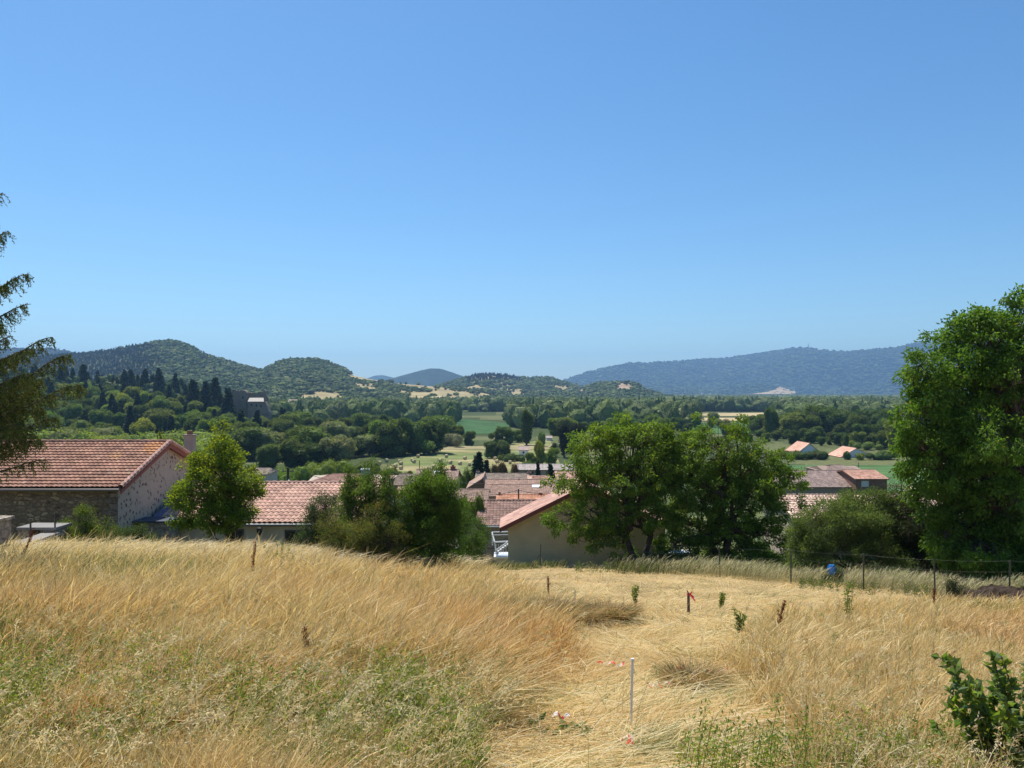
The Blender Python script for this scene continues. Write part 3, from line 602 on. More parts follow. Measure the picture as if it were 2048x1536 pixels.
for i_, (px, D, top) in enumerate([(860, 880, 822), (905, 560, 868), (925, 560, 866), (1180, 1300, 800), (1245, 1150, 803), (1290, 700, 830), (1335, 900, 812)]):
    tree('poplar', px, D, top, ['slim poplar left of the green crop field', 'slim poplar in the gap left of the crop field', 'slim poplar right of the gap, below the crop field', 'farthest slim poplar above the walnut trees, left', 'farthest slim poplar above the walnut trees, right', 'near slim poplar just above the right walnut', 'slim poplar above the gap between field and walnut'][i_], 'slim poplars in the far woods', 1.0, MG)
# ------------------------------------------------------------------ houses
def tiled_slope(m, A, B, Cc, Dd, colw, rowh, amp, cols, rng, seg=5, mi=0, thick=.14, patch=None, stepk=.7):
    """A,B = eave left/right, Dd,Cc = ridge left/right; real tile relief plus a slab underneath"""
    A, B, Cc, Dd = [np.asarray(q, float) for q in (A, B, Cc, Dd)]
    w_ = np.linalg.norm(B-A); l_ = np.linalg.norm((Dd-A)+(Cc-B))/2
    nc = max(1, int(w_/colw)); nr = max(1, int(l_/rowh)); N = unit(np.cross(B-A, Dd-A))
    us_ = np.linspace(0, 1, nc*seg+1); vs = []; st = []
    for r in range(nr): vs += [r/nr, (r+.999)/nr]; st += [amp*stepk, 0]
    vs = np.array(vs); st = np.array(st); Uu, Vv = np.meshgrid(us_, vs)
    P = (A*(1-Uu[..., None])+B*Uu[..., None])*(1-Vv[..., None])+(Dd*(1-Uu[..., None])+Cc*Uu[..., None])*Vv[..., None]
    hh = amp*np.abs(np.sin(Uu*nc*math.pi))+st[:, None]+.012*amp/.05*vn(Uu*nc, Vv*nr, 3)
    P = P+N*hh[..., None]; k = len(us_); i = np.arange(len(vs)-1)[:, None]*k; j = np.arange(k-1)[None]
    F = np.stack([i+j, i+j+1, i+k+j+1, i+k+j], -1).reshape(-1, 4)
    ti = np.repeat((np.arange(k-1)//seg)[None], len(vs)-1, 0); tj = np.repeat((np.arange(len(vs)-1)//2)[:, None], k-1, 1)
    rnd = _h(ti, tj, 5); n = fbm(ti*.12, tj*.25, 8)
    cols = np.asarray(cols, float); ci = np.clip(((rnd*.6+n*.7)-.15)*len(cols), 0, len(cols)-1).astype(int)
    c = cols[ci]*(.88+.24*_h(ti, tj, 9))[..., None]*(.82+.36*fbm(ti*.05+7, tj*.16, 12))[..., None]
    if patch is not None:
        for (pu, pv, ru, rv, pc) in patch:
            q = ((ti/nc-pu)/ru)**2+((tj/nr-pv)/rv)**2+.8*(rnd-.5) < 1; c[q] = np.array(pc)*(.85+.3*rnd[q])[:, None]
    m.add(P.reshape(-1, 3), F, c.reshape(-1, 3), mi)
    lo = [q-N*.004 for q in (A, B, Cc, Dd)]; bo = [q-N*thick for q in (A, B, Cc, Dd)]
    m.add(np.array(lo+bo), [[7, 6, 5, 4], [0, 4, 5, 1], [1, 5, 6, 2], [2, 6, 7, 3], [3, 7, 4, 0]], cols.mean(0)*.8, mi)
def prism(m, pts, ax0, ax1, col, mi=0):
    """extrude polygon pts (list of 3d points) along vector from ax0 to ax1"""
    P = np.array(pts, float); n = len(P); d = np.asarray(ax1, float)-np.asarray(ax0, float); V = np.concatenate([P, P+d])
    for fan in ([[0, q, q+1] for q in range(1, n-1)], [[n, n+q+1, n+q] for q in range(1, n-1)]): m.add(V, fan, col, mi)
    m.add(V, [[q, (q+1) % n, n+(q+1) % n, n+q] for q in range(n)], col, mi)
RED = [(.31, .165, .115), (.35, .19, .13), (.28, .15, .105), (.36, .215, .155)]
BRN = [(.24, .16, .12), (.28, .19, .14), (.20, .13, .10), (.31, .21, .15)]
PNK = [(.56, .33, .26), (.62, .39, .31), (.50, .28, .22), (.66, .44, .36)]
GRY = [(.23, .18, .14), (.28, .22, .17), (.20, .155, .125)]
hr = np.random.default_rng(5)
def house(name, label, xl, xr, D, dep, eave, ridge, wallcol, roofcol, axis='x', wm=None, ov=.35, tile=(.5, .6, .05), chim=(), wins=(), yaw=0.0, seg=4, base=None, skylight=None, patch=None, cat='house', apexpx=None, fcol=None, group=None, hip=0.0, trim=None, stepk=.7):
    """xl,xr: pixel columns of the front at depth D; eave/ridge: pixel rows of the front eave and of the ridge (ridge at D+dep/2 for axis x, at D for axis y)"""
    x0, x1 = (xl-1024)/FPX*D, (xr-1024)/FPX*D; ze = -(eave-HOR)/FPX*D
    xm = (x0+x1)/2 if apexpx is None else (apexpx-1024)/FPX*D
    zr = -(ridge-HOR)/FPX*(D+dep/2 if axis == 'x' else D)
    zr = max(zr, ze+.25)
    zb = (min(float(ground(x0, D)), float(ground(x1, D)), float(ground(xm, D+dep)))-.5) if base is None else base
    root = empty(name, (xm, D, zb+.5), label, cat, group)
    wl = M(); y0, y1 = D, D+dep; wm = wm or RENDERW
    pitch = (zr-ze)/(dep/2 if axis == 'x' else (xm-x0))
    rot = lambda V: V
    if axis == 'x':
        prism(wl, [(x0, y0, zb), (x0, y0, ze-.02), (x0, (y0+y1)/2, zr-.05), (x0, y1, ze-.02), (x0, y1, zb)], (x0, 0, 0), (x1, 0, 0), wallcol)
    else:
        prism(wl, [(x0, y0, zb), (x1, y0, zb), (x1, y0, ze-.02), (xm, y0, zr-.05), (x0, y0, ze-.02)], (0, y0, 0), (0, y1, 0), wallcol)
    part(wl, 'wall', wm, root)
    rf = M()
    if axis == 'x':
        o = ov; ym = (y0+y1)/2; zo = ze-pitch*o+.1
        hx = hip*(x1-x0)
        tiled_slope(rf, (x0-o, y0-o, zo), (x1+o, y0-o, zo), (x1+o-hx, ym, zr+.1), (x0-o+hx, ym, zr+.1), tile[0], tile[1], tile[2], roofcol, hr, seg, patch=patch, stepk=stepk)
        tiled_slope(rf, (x1+o, y1+o, zo), (x0-o, y1+o, zo), (x0-o+hx, ym, zr+.1), (x1+o-hx, ym, zr+.1), tile[0]*2, tile[1]*2, tile[2], roofcol, hr, 2)
        if hip:
            tiled_slope(rf, (x1+o, y0-o, zo), (x1+o, y1+o, zo), (x1+o-hx, ym+.01, zr+.1), (x1+o-hx, ym-.01, zr+.1), tile[0]*2, tile[1]*2, tile[2], roofcol, hr, 2)
            tiled_slope(rf, (x0-o, y1+o, zo), (x0-o, y0-o, zo), (x0-o+hx, ym-.01, zr+.1), (x0-o+hx, ym+.01, zr+.1), tile[0]*2, tile[1]*2, tile[2], roofcol, hr, 2)
    else:
        o = ov; pr = (zr-ze)/(x1-xm)
        tiled_slope(rf, (x0-o, y1+o, ze-pitch*o+.1), (x0-o, y0-o, ze-pitch*o+.1), (xm, y0-o, zr+.1), (xm, y1+o, zr+.1), tile[0], tile[1], tile[2], roofcol, hr, seg)
        tiled_slope(rf, (x1+o, y0-o, ze-pr*o+.1), (x1+o, y1+o, ze-pr*o+.1), (xm, y1+o, zr+.1), (xm, y0-o, zr+.1), tile[0], tile[1], tile[2], roofcol, hr, seg)
    ro = part(rf, 'roof', TILE, root)
    rd = M()                                                   # ridge tiles
    a, b = ((x0-ov+hip*(x1-x0), (y0+y1)/2, zr+.13), (x1+ov-hip*(x1-x0), (y0+y1)/2, zr+.13)) if axis == 'x' else ((xm, y0-ov, zr+.13), (xm, y1+ov, zr+.13))
    n = max(3, int(np.linalg.norm(np.array(b)-a)/.42)); tt = np.linspace(0, 1, 2*n+1)[:, None]
    rd.tube(np.array(a)*(1-tt)+np.array(b)*tt, np.where(np.arange(2*n+1) % 2, .10, .13), 8, np.mean(roofcol, 0)*.9); part(rd, 'ridge_tiles', TILE, ro)
    if trim is not None:
        g = M(); g.tube([(x0-ov, y0-ov-.06, ze-pitch*ov+.02), (x1+ov, y0-ov-.06, ze-pitch*ov+.02)], .07, 8, trim); part(g, 'gutter', METAL, ro)
    for (cpx, ctop, cw, ccol) in chim:
        Dc = D+dep*.5 if axis == 'x' else D+dep*.3; cx = (cpx-1024)/FPX*Dc; ct = -(ctop-HOR)/FPX*Dc
        bz = zr-.5*(1 if axis == 'x' else 2.0); ch = M().box((cx, Dc, (ct+bz)/2), (cw, cw*.8, ct-bz), ccol); ch.box((cx, Dc, ct+.04), (cw*1.25, cw, .08), np.array(ccol)*.8); ch.box((cx, Dc, ct+.2), (cw*.5, cw*.4, .24), (.22, .12, .09))
        part(ch, 'chimney', STONE2 if ccol[0] < 0 else RENDERW, ro)
    if skylight:
        spx, srow, w2 = skylight; q = .5; Ds = D+dep*.25; sx = (spx-1024)/FPX*Ds
        for it in range(30):
            zz = ze+(Ds-D)*pitch; Ds += (rowof(zz, Ds)-srow)*.05 if rowof(zz, Ds) > srow else (rowof(zz, Ds)-srow)*.05
            Ds = min(max(Ds, D+.5), D+dep/2-.5)
        sx = (spx-1024)/FPX*Ds; zz = ze+(Ds-D)*pitch+.22; dz = w2*.6*pitch
        s = M().add([(sx-w2/2, Ds-w2*.6, zz-dz), (sx+w2/2, Ds-w2*.6, zz-dz), (sx+w2/2, Ds+w2*.6, zz+dz), (sx-w2/2, Ds+w2*.6, zz+dz)], [[0, 1, 2, 3]], (.75, .78, .8)); part(s, 'skylight', METAL, ro)
    for (wx0, wx1, wy0, wy1, *rest) in wins:
        a0, a1 = (wx0-1024)/FPX*D, (wx1-1024)/FPX*D; b1, b0 = -(wy0-HOR)/FPX*D, -(wy1-HOR)/FPX*D; fw = .08 if a1-a0 > .6 else .05
        f = M(); fc = fcol or (.3, .26, .22)
        f.box(((a0+a1)/2, y0-.02, b1-fw/2), (a1-a0, .08, fw), fc); f.box(((a0+a1)/2, y0-.02, b0+fw/2), (a1-a0, .08, fw), fc)
        f.box((a0+fw/2, y0-.02, (b0+b1)/2), (fw, .08, b1-b0-2*fw), fc); f.box((a1-fw/2, y0-.02, (b0+b1)/2), (fw, .08, b1-b0-2*fw), fc)
        fo = part(f, 'window', PLAIN, root); pn = M().box(((a0+a1)/2, y0-.005, (b0+b1)/2), (a1-a0-2*fw, .03, b1-b0-2*fw), rest[0] if rest else (.02, .022, .025)); part(pn, 'pane', GLASS, fo)
    return root, dict(x0=x0, x1=x1, y0=y0, y1=y1, ze=ze, zr=zr, zb=zb, xm=xm)

TILE1 = (.32, .34, .045)
PNK2 = [(.50, .31, .235), (.54, .345, .26), (.47, .285, .215)]
# stone barn
root, g = house('stone_barn', 'old stone barn with a long rust-red tiled roof behind the spruce', -290, 234, 37, 10, 974, 888, (.5, .5, .5), RED, wm=STONE, tile=(.24, .33, .035), ov=.3, seg=4, stepk=1.7, patch=[(.96, .88, .055, .22, (.47, .23, .11)), (.84, .62, .03, .07, (.42, .23, .13)), (.35, .18, .03, .1, (.58, .28, .12))], cat='barn')
pl = M(); x1 = g['x1']
prism(pl, [(x1, 37.02, g['zb']), (x1, 37.02, g['ze']-.06), (x1, 42, g['zr']-.14), (x1, 46.98, g['ze']-.06), (x1, 46.98, g['zb'])], (0, 0, 0), (.03, 0, 0), (.5, .5, .5)); part(pl, 'gable_plaster', PLASTER, root)
vg = M()
for s, ya, yb in ((1, 36.7, 42), (-1, 47.3, 42)):
    za = g['ze']-.3*(g['zr']-g['ze'])/5+.14; tt = np.linspace(0, 1, 34)[:, None]
    vg.tube(np.array([x1+.32, ya, za])*(1-tt)+np.array([x1+.32, yb, g['zr']+.16])*tt, np.where(np.arange(34) % 2, .10, .135), 8, (.46, .27, .21))
part(vg, 'verge_tiles', TILE, root)
vb = M()
for ya, yb in ((36.7, 42), (47.3, 42)):
    za = g['ze']-.3*(g['zr']-g['ze'])/5-.04
    vb.add([(x1+.30, ya, za), (x1+.30, yb, g['zr']-.02), (x1+.30, yb, g['zr']-.2), (x1+.30, ya, za-.16), (x1+.35, ya, za), (x1+.35, yb, g['zr']-.02), (x1+.35, yb, g['zr']-.2), (x1+.35, ya, za-.16)], [[0, 1, 2, 3], [7, 6, 5, 4], [0, 4, 5, 1], [3, 2, 6, 7], [0, 3, 7, 4], [1, 5, 6, 2]], (.30, .10, .07))
part(vb, 'barge_board', PLAIN, root)
gt = M().tube([(g['x0']-.3, 36.6, g['ze']-.10), (x1+.3, 36.6, g['ze']-.10)], .07, 8, (.16, .12, .1)); part(gt, 'gutter', METAL, root)
q = M()                                                 # quoins of the front corner
zz = g['zb']; k = 0
while zz < g['ze']-.5:
    h_ = .22+.12*hr.random(); l_ = (.35, .6)[k % 2]; q.box((x1-l_/2+.03, 36.99, zz+h_/2), (l_, .09, h_-.03), np.array((.2, .15, .11))*(.7+.7*hr.random())); zz += h_; k += 1
part(q, 'quoin', BARK, root)
# chimney of the house hidden behind the barn gable
cb, cg = house('house_behind_barn', 'house mostly hidden behind the barn gable with a tall rendered chimney', 350, 440, 49, 6, 960, 952, (.4, .34, .28), BRN, chim=[(380, 871, .62, (.42, .33, .27))], tile=TILE1)

# low house with the pink roof
root, g = house('low_house', 'low cream house with a pink wavy tile roof between the two gardens', 322, 742, 40, 9.7, 1046, 970, (.66, .52, .37), PNK2, tile=(.26, .38, .075), ov=.25, seg=6, stepk=.45,
    wins=[(452, 488, 1058, 1110), (570, 606, 1060, 1110)], trim=(.20, .19, .18), fcol=(.12, .1, .09))
bl = M(); x0 = g['x0']-.3                                   # blue-grey flashing along the left edge
pz = (g['zr']-g['ze'])/4.85
for (a, b) in (((x0, 39.6, g['ze']+.02), (x0, 44.8, g['zr']+.1)),):
    bl.add([(a[0]-.18, a[1], a[2]+.14), (a[0]+.16, a[1], a[2]+.14), (b[0]+.16, b[1], b[2]+.14), (b[0]-.18, b[1], b[2]+.14), (a[0]-.18, a[1], a[2]-.2), (b[0]-.18, b[1], b[2]-.2), (a[0]+.16, a[1], a[2]-.2), (b[0]+.16, b[1], b[2]-.2)], [[0, 1, 2, 3], [0, 3, 5, 4], [1, 6, 7, 2], [0, 4, 6, 1], [3, 2, 7, 5]], (.09, .13, .24))
part(bl, 'flashing', METAL, root)
lamp = M(); lx = (524-1024)/FPX*40; lz = -(1062-HOR)/FPX*40
lamp.tube([(lx, 39.98, lz+.35), (lx, 39.7, lz+.4), (lx, 39.6, lz+.3)], .02, 6, (.03, .03, .03)); lamp.tube([(lx, 39.6, lz+.3), (lx, 39.6, lz+.22), (lx, 39.6, lz), (lx, 39.6, lz-.16)], [.04, .15, .13, .03], 6, (.04, .035, .03)); part(lamp, 'wall_lantern', METAL, root)
# lean-to with blue-edged roof
m = M(); xa, xb = (268-1024)/FPX*38, (330-1024)/FPX*38
r2 = empty('lean_to', (xa, 38, -9.5), 'small lean-to with a thin blue-grey edge at the foot of the barn gable', 'lean-to')
zt = -(1046-HOR)/FPX*38
part(M().box(((xa+xb)/2, 39.2, zt-1.6), (xb-xa-.1, 1.3, 3.0), (.12, .09, .075)), 'wall', STONE2, r2)
part(M().box(((xa+xb)/2-.1, 39.1, zt-.02), (xb-xa+.5, 1.4, .08), (.07, .08, .11)), 'roof', PLAIN, r2)

# tan gabled house
root, g = house('gabled_house', 'tan rendered house with its gable end facing the meadow behind the walnut tree', 1016, 1330, 44, 2.6, 1050, 972, (.78, .60, .36), [(.50, .30, .24), (.55, .34, .27), (.44, .26, .21)], axis='y', ov=.45, tile=(.26, .40, .04), seg=5)
fb = M(); x0, x1, xm = g['x0']-.47, g['x1']+.47, g['xm']; pt = (g['zr']-g['ze'])/(xm-g['x0'])
za = g['ze']-.47*pt+.1
for (xa, xb) in ((x0, xm), (x1, xm)):
    fb.add([(xa, 43.5, za+.05), (xb, 43.5, g['zr']+.16), (xb, 43.5, g['zr']-.10), (xa, 43.5, za-.20), (xa, 43.54, za+.05), (xb, 43.54, g['zr']+.16), (xb, 43.54, g['zr']-.10), (xa, 43.54, za-.20)], [[0, 1, 2, 3], [7, 6, 5, 4], [0, 4, 5, 1], [3, 2, 6, 7], [0, 3, 7, 4]], (.26, .085, .065))
part(fb, 'barge_board', PLAIN, root)
dp = M(); xd = g['x1']-.06; dp.tube([(xd, 43.9, g['ze']-.2), (xd, 43.9, g['zb'])], .05, 8, (.25, .25, .25)); part(dp, 'downpipe', METAL, root)
# stone house with the brown roof, behind it
house('stone_cottage', 'grey stone house with a brown tiled roof left of the tan gabled house', 958, 1118, 60, 9, 1051, 1004, (.5, .5, .5), [(.27, .17, .13), (.33, .21, .17), (.22, .14, .11)], wm=STONE2, tile=(.26, .34, .05), seg=5, ov=.25, trim=(.4, .4, .4))
# steel stair between them
D = 50; rt = empty('metal_staircase', on(1000, D), 'white metal outdoor staircase and landing railing beside the tan gabled house', 'staircase')
def bar(m, a, b, r=.035, col=(.72, .74, .76)): m.tube([W(*a), W(*b)], r, 6, col)
m = M(); bar(m, (984, 1064, D), (1030, 1063, D)); bar(m, (985, 1070, D), (1030, 1069, D), .02); bar(m, (989, 1084, D-.6), (1030, 1082, D-.6), .045); bar(m, (984, 1064, D), (989, 1084, D-.6), .05); bar(m, (989, 1084, D-.6), (992, 1108, D-.6), .04); bar(m, (984, 1064, D), (985, 1090, D), .04)
for k in range(7): bar(m, (992+k*5, 1088, D-.6), (992+k*5, 1108, D-.6), .012)
part(m, 'railing', METAL, rt)
m = M(); bar(m, (992, 1101, D-1.2), (1020, 1081, D-1.2), .06); bar(m, (992, 1107, D-1.2), (1022, 1086, D-1.2), .03); bar(m, (992, 1101, D-1.2), (992, 1108, D-1.2), .04); part(m, 'handrail', METAL, rt)
p0 = W(990, 1108, D); p1 = W(1030, 1108, D); m = M().box(((p0[0]+p1[0])/2, D-.6, p0[2]-.9), (p1[0]-p0[0], 1.4, 1.8), (.42, .40, .38)); part(m, 'landing', RENDERW, rt)
m = M().box(((p0[0]+p1[0])/2, D-.6, p0[2]+.05), (p1[0]-p0[0]+.1, 1.5, .1), (.66, .68, .7)); part(m, 'edge_beam', METAL, rt)
m = M()
for k in range(6): a = W(994+k*4.2, 1106-k*3.4, D-1.1); m.box((a[0], D-1.05, a[2]), (.22, .5, .04), (.55, .56, .58))
part(m, 'stair_tread', METAL, rt)

# village
house('tiled_house', 'house with a pinkish hipped roof left of the dark shrub tops', 607, 760, 112, 12, 970, 950, (.45, .38, .3), [(.36, .21, .16), (.39, .24, .18), (.32, .19, .145)], hip=.28, tile=TILE1)
house('tiled_house', 'small far house with a grey-brown roof right of the bright green tree', 488, 533, 190, 9, 949, 937, (.42, .38, .34), GRY, hip=.12, tile=(.6, .7, .06), seg=2)
house('tiled_house', 'house with a grey-brown hipped roof behind the dark shrub', 776, 830, 120, 12, 971, 950, (.42, .36, .3), GRY, hip=.3, tile=TILE1)
house('tiled_house', 'low shed with a dusty pink roof and white wall showing between the dark shrubs', 795, 822, 96, 5, 988, 976, (.75, .74, .72), PNK, tile=TILE1)
house('tiled_house', 'tall brown-roofed house with a red chimney in front of the hay bales', 828, 908, 108, 12, 971, 941, (.48, .36, .28), [(.32, .22, .17), (.37, .25, .20), (.28, .20, .16)], chim=[(906, 934, .7, (.24, .09, .07))], skylight=(873, 947, .9), tile=TILE1)
house('tiled_house', 'house with a wide grey-brown roof in front of the village spruce', 952, 1056, 158, 11, 962, 948, (.4, .33, .26), GRY, chim=[(956, 943, .6, (.35, .3, .26)), (1058, 945, .8, (.3, .2, .16))], tile=(.5, .6, .06), seg=2)
house('tiled_house', 'small house with a dark gable front left of the big tan roof', 937, 972, 135, 9, 975, 957, (.20, .13, .09), [(.42, .28, .22), (.38, .26, .2)], axis='y', apexpx=966, tile=TILE1)
house('tiled_house', 'house with a small pink hipped roof in front of the narrow conifer', 1060, 1104, 150, 11, 965, 954, (.45, .36, .28), [(.45, .27, .2), (.48, .3, .23)], hip=.35, tile=TILE1, seg=2)
house('tiled_house', 'long house with a big tan-pink roof and one white skylight', 972, 1112, 104, 16, 993, 961, (.45, .36, .28), [(.34, .225, .17), (.38, .25, .19), (.30, .20, .155)], skylight=(1072, 975, 1.1), chim=[(1038, 962, .5, (.15, .13, .12))], tile=(.3, .4, .05), seg=3)
house('tiled_house', 'low house with a tan roof left of the long tan-pink roof', 906, 971, 92, 9, 1004, 981, (.42, .34, .27), [(.31, .21, .16), (.35, .24, .18)], chim=[(914, 978, .45, (.2, .15, .12))], tile=(.3, .4, .05), seg=3)
house('tiled_house', 'low house with an orange roof strip and brick chimney above the stone cottage', 998, 1096, 82, 5, 1003, 994, (.5, .36, .26), [(.55, .27, .16), (.6, .32, .2), (.5, .25, .15)], chim=[(1081, 991, .75, (.40, .13, .08)), (999, 990, .5, (.12, .1, .09))], tile=TILE1, seg=3)
house('long_house', 'long two-storey house with a plain grey roof behind the narrow conifer', 1036, 1152, 205, 10, 940, 929, (.34, .27, .2), [(.36, .31, .28), (.4, .34, .31)], wins=[(1050, 1056, 942, 948), (1062, 1068, 942, 948), (1092, 1098, 942, 948), (1112, 1118, 942, 948)], tile=(.8, .9, .06), seg=2)
house('tiled_house', 'house with a bright pink roof at the left edge of the walnut crown', 1116, 1175, 140, 10, 959, 944, (.5, .4, .3), PNK, tile=TILE1, seg=2)
house('white_house', 'small white house behind the dark hedge at the back of the hay field', 1038, 1057, 352, 7, 900, 893, (.72, .74, .76), [(.42, .32, .27)], axis='x', tile=(.8, .8, .06), seg=2, wins=[(1045, 1049, 903, 907)])
house('white_house', 'tiny pale house beside the big walnut, in front of the hazy woods', 1758, 1774, 700, 9, 820, 814, (.6, .56, .5), [(.45, .36, .3)], axis='x', tile=(1, 1, .06), seg=2)
house('white_house', 'small pale house glimpsed left of the brown-tinged trees', 1093, 1104, 470, 7, 876, 872, (.6, .58, .56), [(.4, .34, .3)], tile=(.8, .8, .06), seg=2)
# right hand farm and houses
house('farm_building', 'long farm building with a dark grey-brown roof in front of the green crop field', 1560, 1716, 150, 14, 974, 942, (.3, .22, .17), [(.26, .19, .165), (.3, .22, .19), (.23, .17, .15)], tile=(.4, .5, .05), seg=2)
house('farm_building', 'taller cross gable with a grey-brown roof rising behind the long farm roof', 1655, 1735, 166, 12, 946, 931, (.3, .22, .17), [(.27, .2, .17), (.3, .22, .18)], hip=.4, tile=(.4, .5, .05), seg=2)
house('farm_building', 'brick farm wing with a brighter reddish roof at the right end of the farm', 1712, 1774, 148, 11, 958, 941, (.5, .5, .5), [(.46, .25, .18), (.5, .3, .22), (.42, .22, .16)], wm=stone_mat('brown_brick', [(.22, .11, .08), (.30, .16, .11)], (.2, .15, .12), (4, 4, 12), .1), wins=[(1722, 1738, 961, 974, (.5, .5, .5))], tile=(.4, .5, .05), seg=2)
house('tiled_house', 'low house with a pale tan tiled roof behind the round bush and the big walnut', 1590, 1930, 66, 8, 1036, 993, (.5, .4, .3), [(.60, .42, .33), (.66, .48, .38), (.52, .34, .27)], tile=(.3, .42, .07), seg=4)
house('white_house', 'left white gabled house with an orange roof beyond the green crop field', 1585, 1650, 350, 15, 913, 887, (.66, .68, .7), [(.62, .34, .24), (.66, .4, .3)], axis='y', apexpx=1619, tile=(.8, .8, .06), seg=2)
house('white_house', 'right white gabled house with an orange roof beyond the green crop field', 1682, 1752, 348, 14, 914, 897, (.66, .68, .7), [(.62, .34, .24), (.66, .4, .3)], axis='y', apexpx=1712, tile=(.8, .8, .06), seg=2)
# hamlet on the slope below the tan field
for i, (a, b, e, r, wc, rc, lab) in enumerate([(576, 592, 804, 799, (.5, .4, .3), [(.45, .34, .28)], 'pale farmhouse at the left end of the hillside hamlet'), (606, 634, 813, 806, (.62, .58, .52), [(.55, .48, .42)], 'broad white-walled house in the middle of the hillside hamlet'), (636, 656, 813, 808, (.2, .18, .16), [(.42, .35, .3)], 'dark-walled barn right of the white house in the hamlet'), (660, 678, 813, 809, (.2, .18, .16), [(.4, .35, .3)], 'dark-walled shed at the right end of the hillside hamlet'), (652, 664, 809, 806, (.6, .55, .5), [(.5, .36, .3)], 'small pale house behind the dark-walled hamlet barn')]):
    D = 930+i*4; house('hamlet_house', lab, a, b, D, 10, e, r, wc, rc, tile=(2, 2, .08), seg=2, base=-(e+7-HOR)/FPX*D)
hs = M(); P0 = [W(560, 832, 880), W(700, 832, 880), W(690, 812, 945), W(580, 806, 945)]
def slab(name, pts, thick, col, mtl, lab=None, cat=None, kind=None):
    P = np.array(pts); V = np.concatenate([P, P-np.array([0, 0, thick])]); m = M().add(V, [[0, 1, 2, 3], [7, 6, 5, 4], [0, 4, 5, 1], [1, 5, 6, 2], [2, 6, 7, 3], [3, 7, 4, 0]], col)
    return tag(m.build(name, mtl), lab, cat, kind=kind)
slab('hamlet_slope', [W(562, 828, 895), W(700, 826, 895), W(690, 812, 950), W(566, 804, 950)], 22, (.40, .28, .17), FIELD, kind='structure')
# tiny houses of the far villages
k = 0
for px, row, D in sorted([(1338, 790, 5200), (1352, 795, 4900), (1366, 788, 5400), (1380, 793, 5000), (1396, 796, 4800), (1412, 790, 5300), (1430, 794, 5000), (1445, 797, 4700), (1458, 792, 5200), (1466, 795, 5000), (1330, 796, 4800), (1405, 786, 5600), (1604, 793, 5000), (1640, 793, 4900), (1650, 796, 4800), (1390, 789, 5400), (1422, 787, 5500)]):
    k += 1; x = (px-1024)/FPX*D; zt = -(row-HOR)/FPX*D; wd = tr_rng.uniform(14, 26)
    zb = zt-9
    m = M(); prism(m, [(x-wd/2, D, zb-25), (x+wd/2, D, zb-25), (x+wd/2, D, zt-3), (x, D, zt+1), (x-wd/2, D, zt-3)], (0, 0, 0), (0, 14, 0), (.6, .56, .5))
    m.add([(x-wd/2-1, D-.5, zt-3.2), (x, D-.5, zt+1.3), (x, D+15, zt+1.3), (x-wd/2-1, D+15, zt-3.2)], [[0, 1, 2, 3]], (.5, .36, .28)); m.add([(x, D-.5, zt+1.3), (x+wd/2+1, D-.5, zt-3.2), (x+wd/2+1, D+15, zt-3.2), (x, D+15, zt+1.3)], [[0, 1, 2, 3]], (.5, .36, .28))
    tag(m.build('distant_house', PLAIN, loc=(x, D, zb)), ordinal(k)+' tiny pale house from the left in the far village under the mountains', 'house', 'houses of the far village')
for px, row in [(1150, 768), (1157, 770), (1163, 772)]:
    D = 2900; x = (px-1024)/FPX*D; zt = -(row-HOR)/FPX*D
    m = M(); prism(m, [(x-6, D, zt-14), (x+6, D, zt-14), (x+6, D, zt-2), (x, D, zt+1), (x-6, D, zt-2)], (0, 0, 0), (0, 10, 0), (.6, .57, .52)); tag(m.build('distant_house', PLAIN, loc=(x, D, zt-10)), {1150: 'left', 1157: 'middle', 1163: 'right'}[px]+' tiny white house on the saddle left of the rocky hill', 'house', 'white houses on the saddle')

# ruined castle
D = 585; rt = empty('ruined_castle', W(505, 835, D), 'ruined stone castle with broken walls on the wooded slope at left', 'castle')
CST = stone_mat('castle_stone', [(.20, .155, .12), (.30, .235, .18), (.24, .19, .14)], (.25, .20, .15), (.35, .35, .5), .05)
def wallrun(pts, depth, D, bot=842):
    m = M(); P = [W(a, b, D) for a, b in pts]; zb = -(bot-HOR)/FPX*D
    for a, b in zip(P[:-1], P[1:]):
        V = [(a[0], D, zb), (b[0], D, zb), (b[0], D, b[2]), (a[0], D, a[2])]; V += [(x, D+depth, z) for x, y, z in V]
        m.add(V, [[0, 1, 2, 3], [7, 6, 5, 4], [3, 2, 6, 7], [0, 3, 7, 4], [1, 5, 6, 2]], (.2, .2, .2))
    return m
part(wallrun([(466, 800), (467, 781), (471, 779), (474, 782), (478, 781), (480, 785), (491, 784), (493, 781), (494, 784), (505, 786), (514, 786), (518, 783), (526, 784), (528, 779), (530, 781), (533, 790), (536, 797), (537, 812)], 1.6, D+4), 'curtain_wall', CST, rt)
part(wallrun([(479, 784), (481, 780), (490, 781), (493, 785)], 6, D-3), 'tower', CST, rt)
part(wallrun([(495, 804), (530, 803), (534, 812), (538, 824)], 6, D-7, 846), 'keep', CST, rt)
rf = M(); a, b = W(495, 803, D-7.5), W(528, 803, D-7.5); c, d = W(527, 795.5, D-1.5), W(499, 795.5, D-1.5)
rf.add([a, b, c, d, a-[0, 0, .4], b-[0, 0, .4], c-[0, 0, .4], d-[0, 0, .4]], [[0, 1, 2, 3], [7, 6, 5, 4], [0, 4, 5, 1], [1, 5, 6, 2], [2, 6, 7, 3], [3, 7, 4, 0]], (.42, .38, .33)); part(rf, 'roof', PLAIN, rt)
m = M()
for wx, wy in [(503, 810), (513, 811), (522, 812), (486, 795)]:
    a = W(wx, wy, D-7.05 if wx > 495 else D-3.05); m.box(a, (1.0, .12, 1.6), (.02, .02, .02))
part(m, 'window', PLAIN, rt)
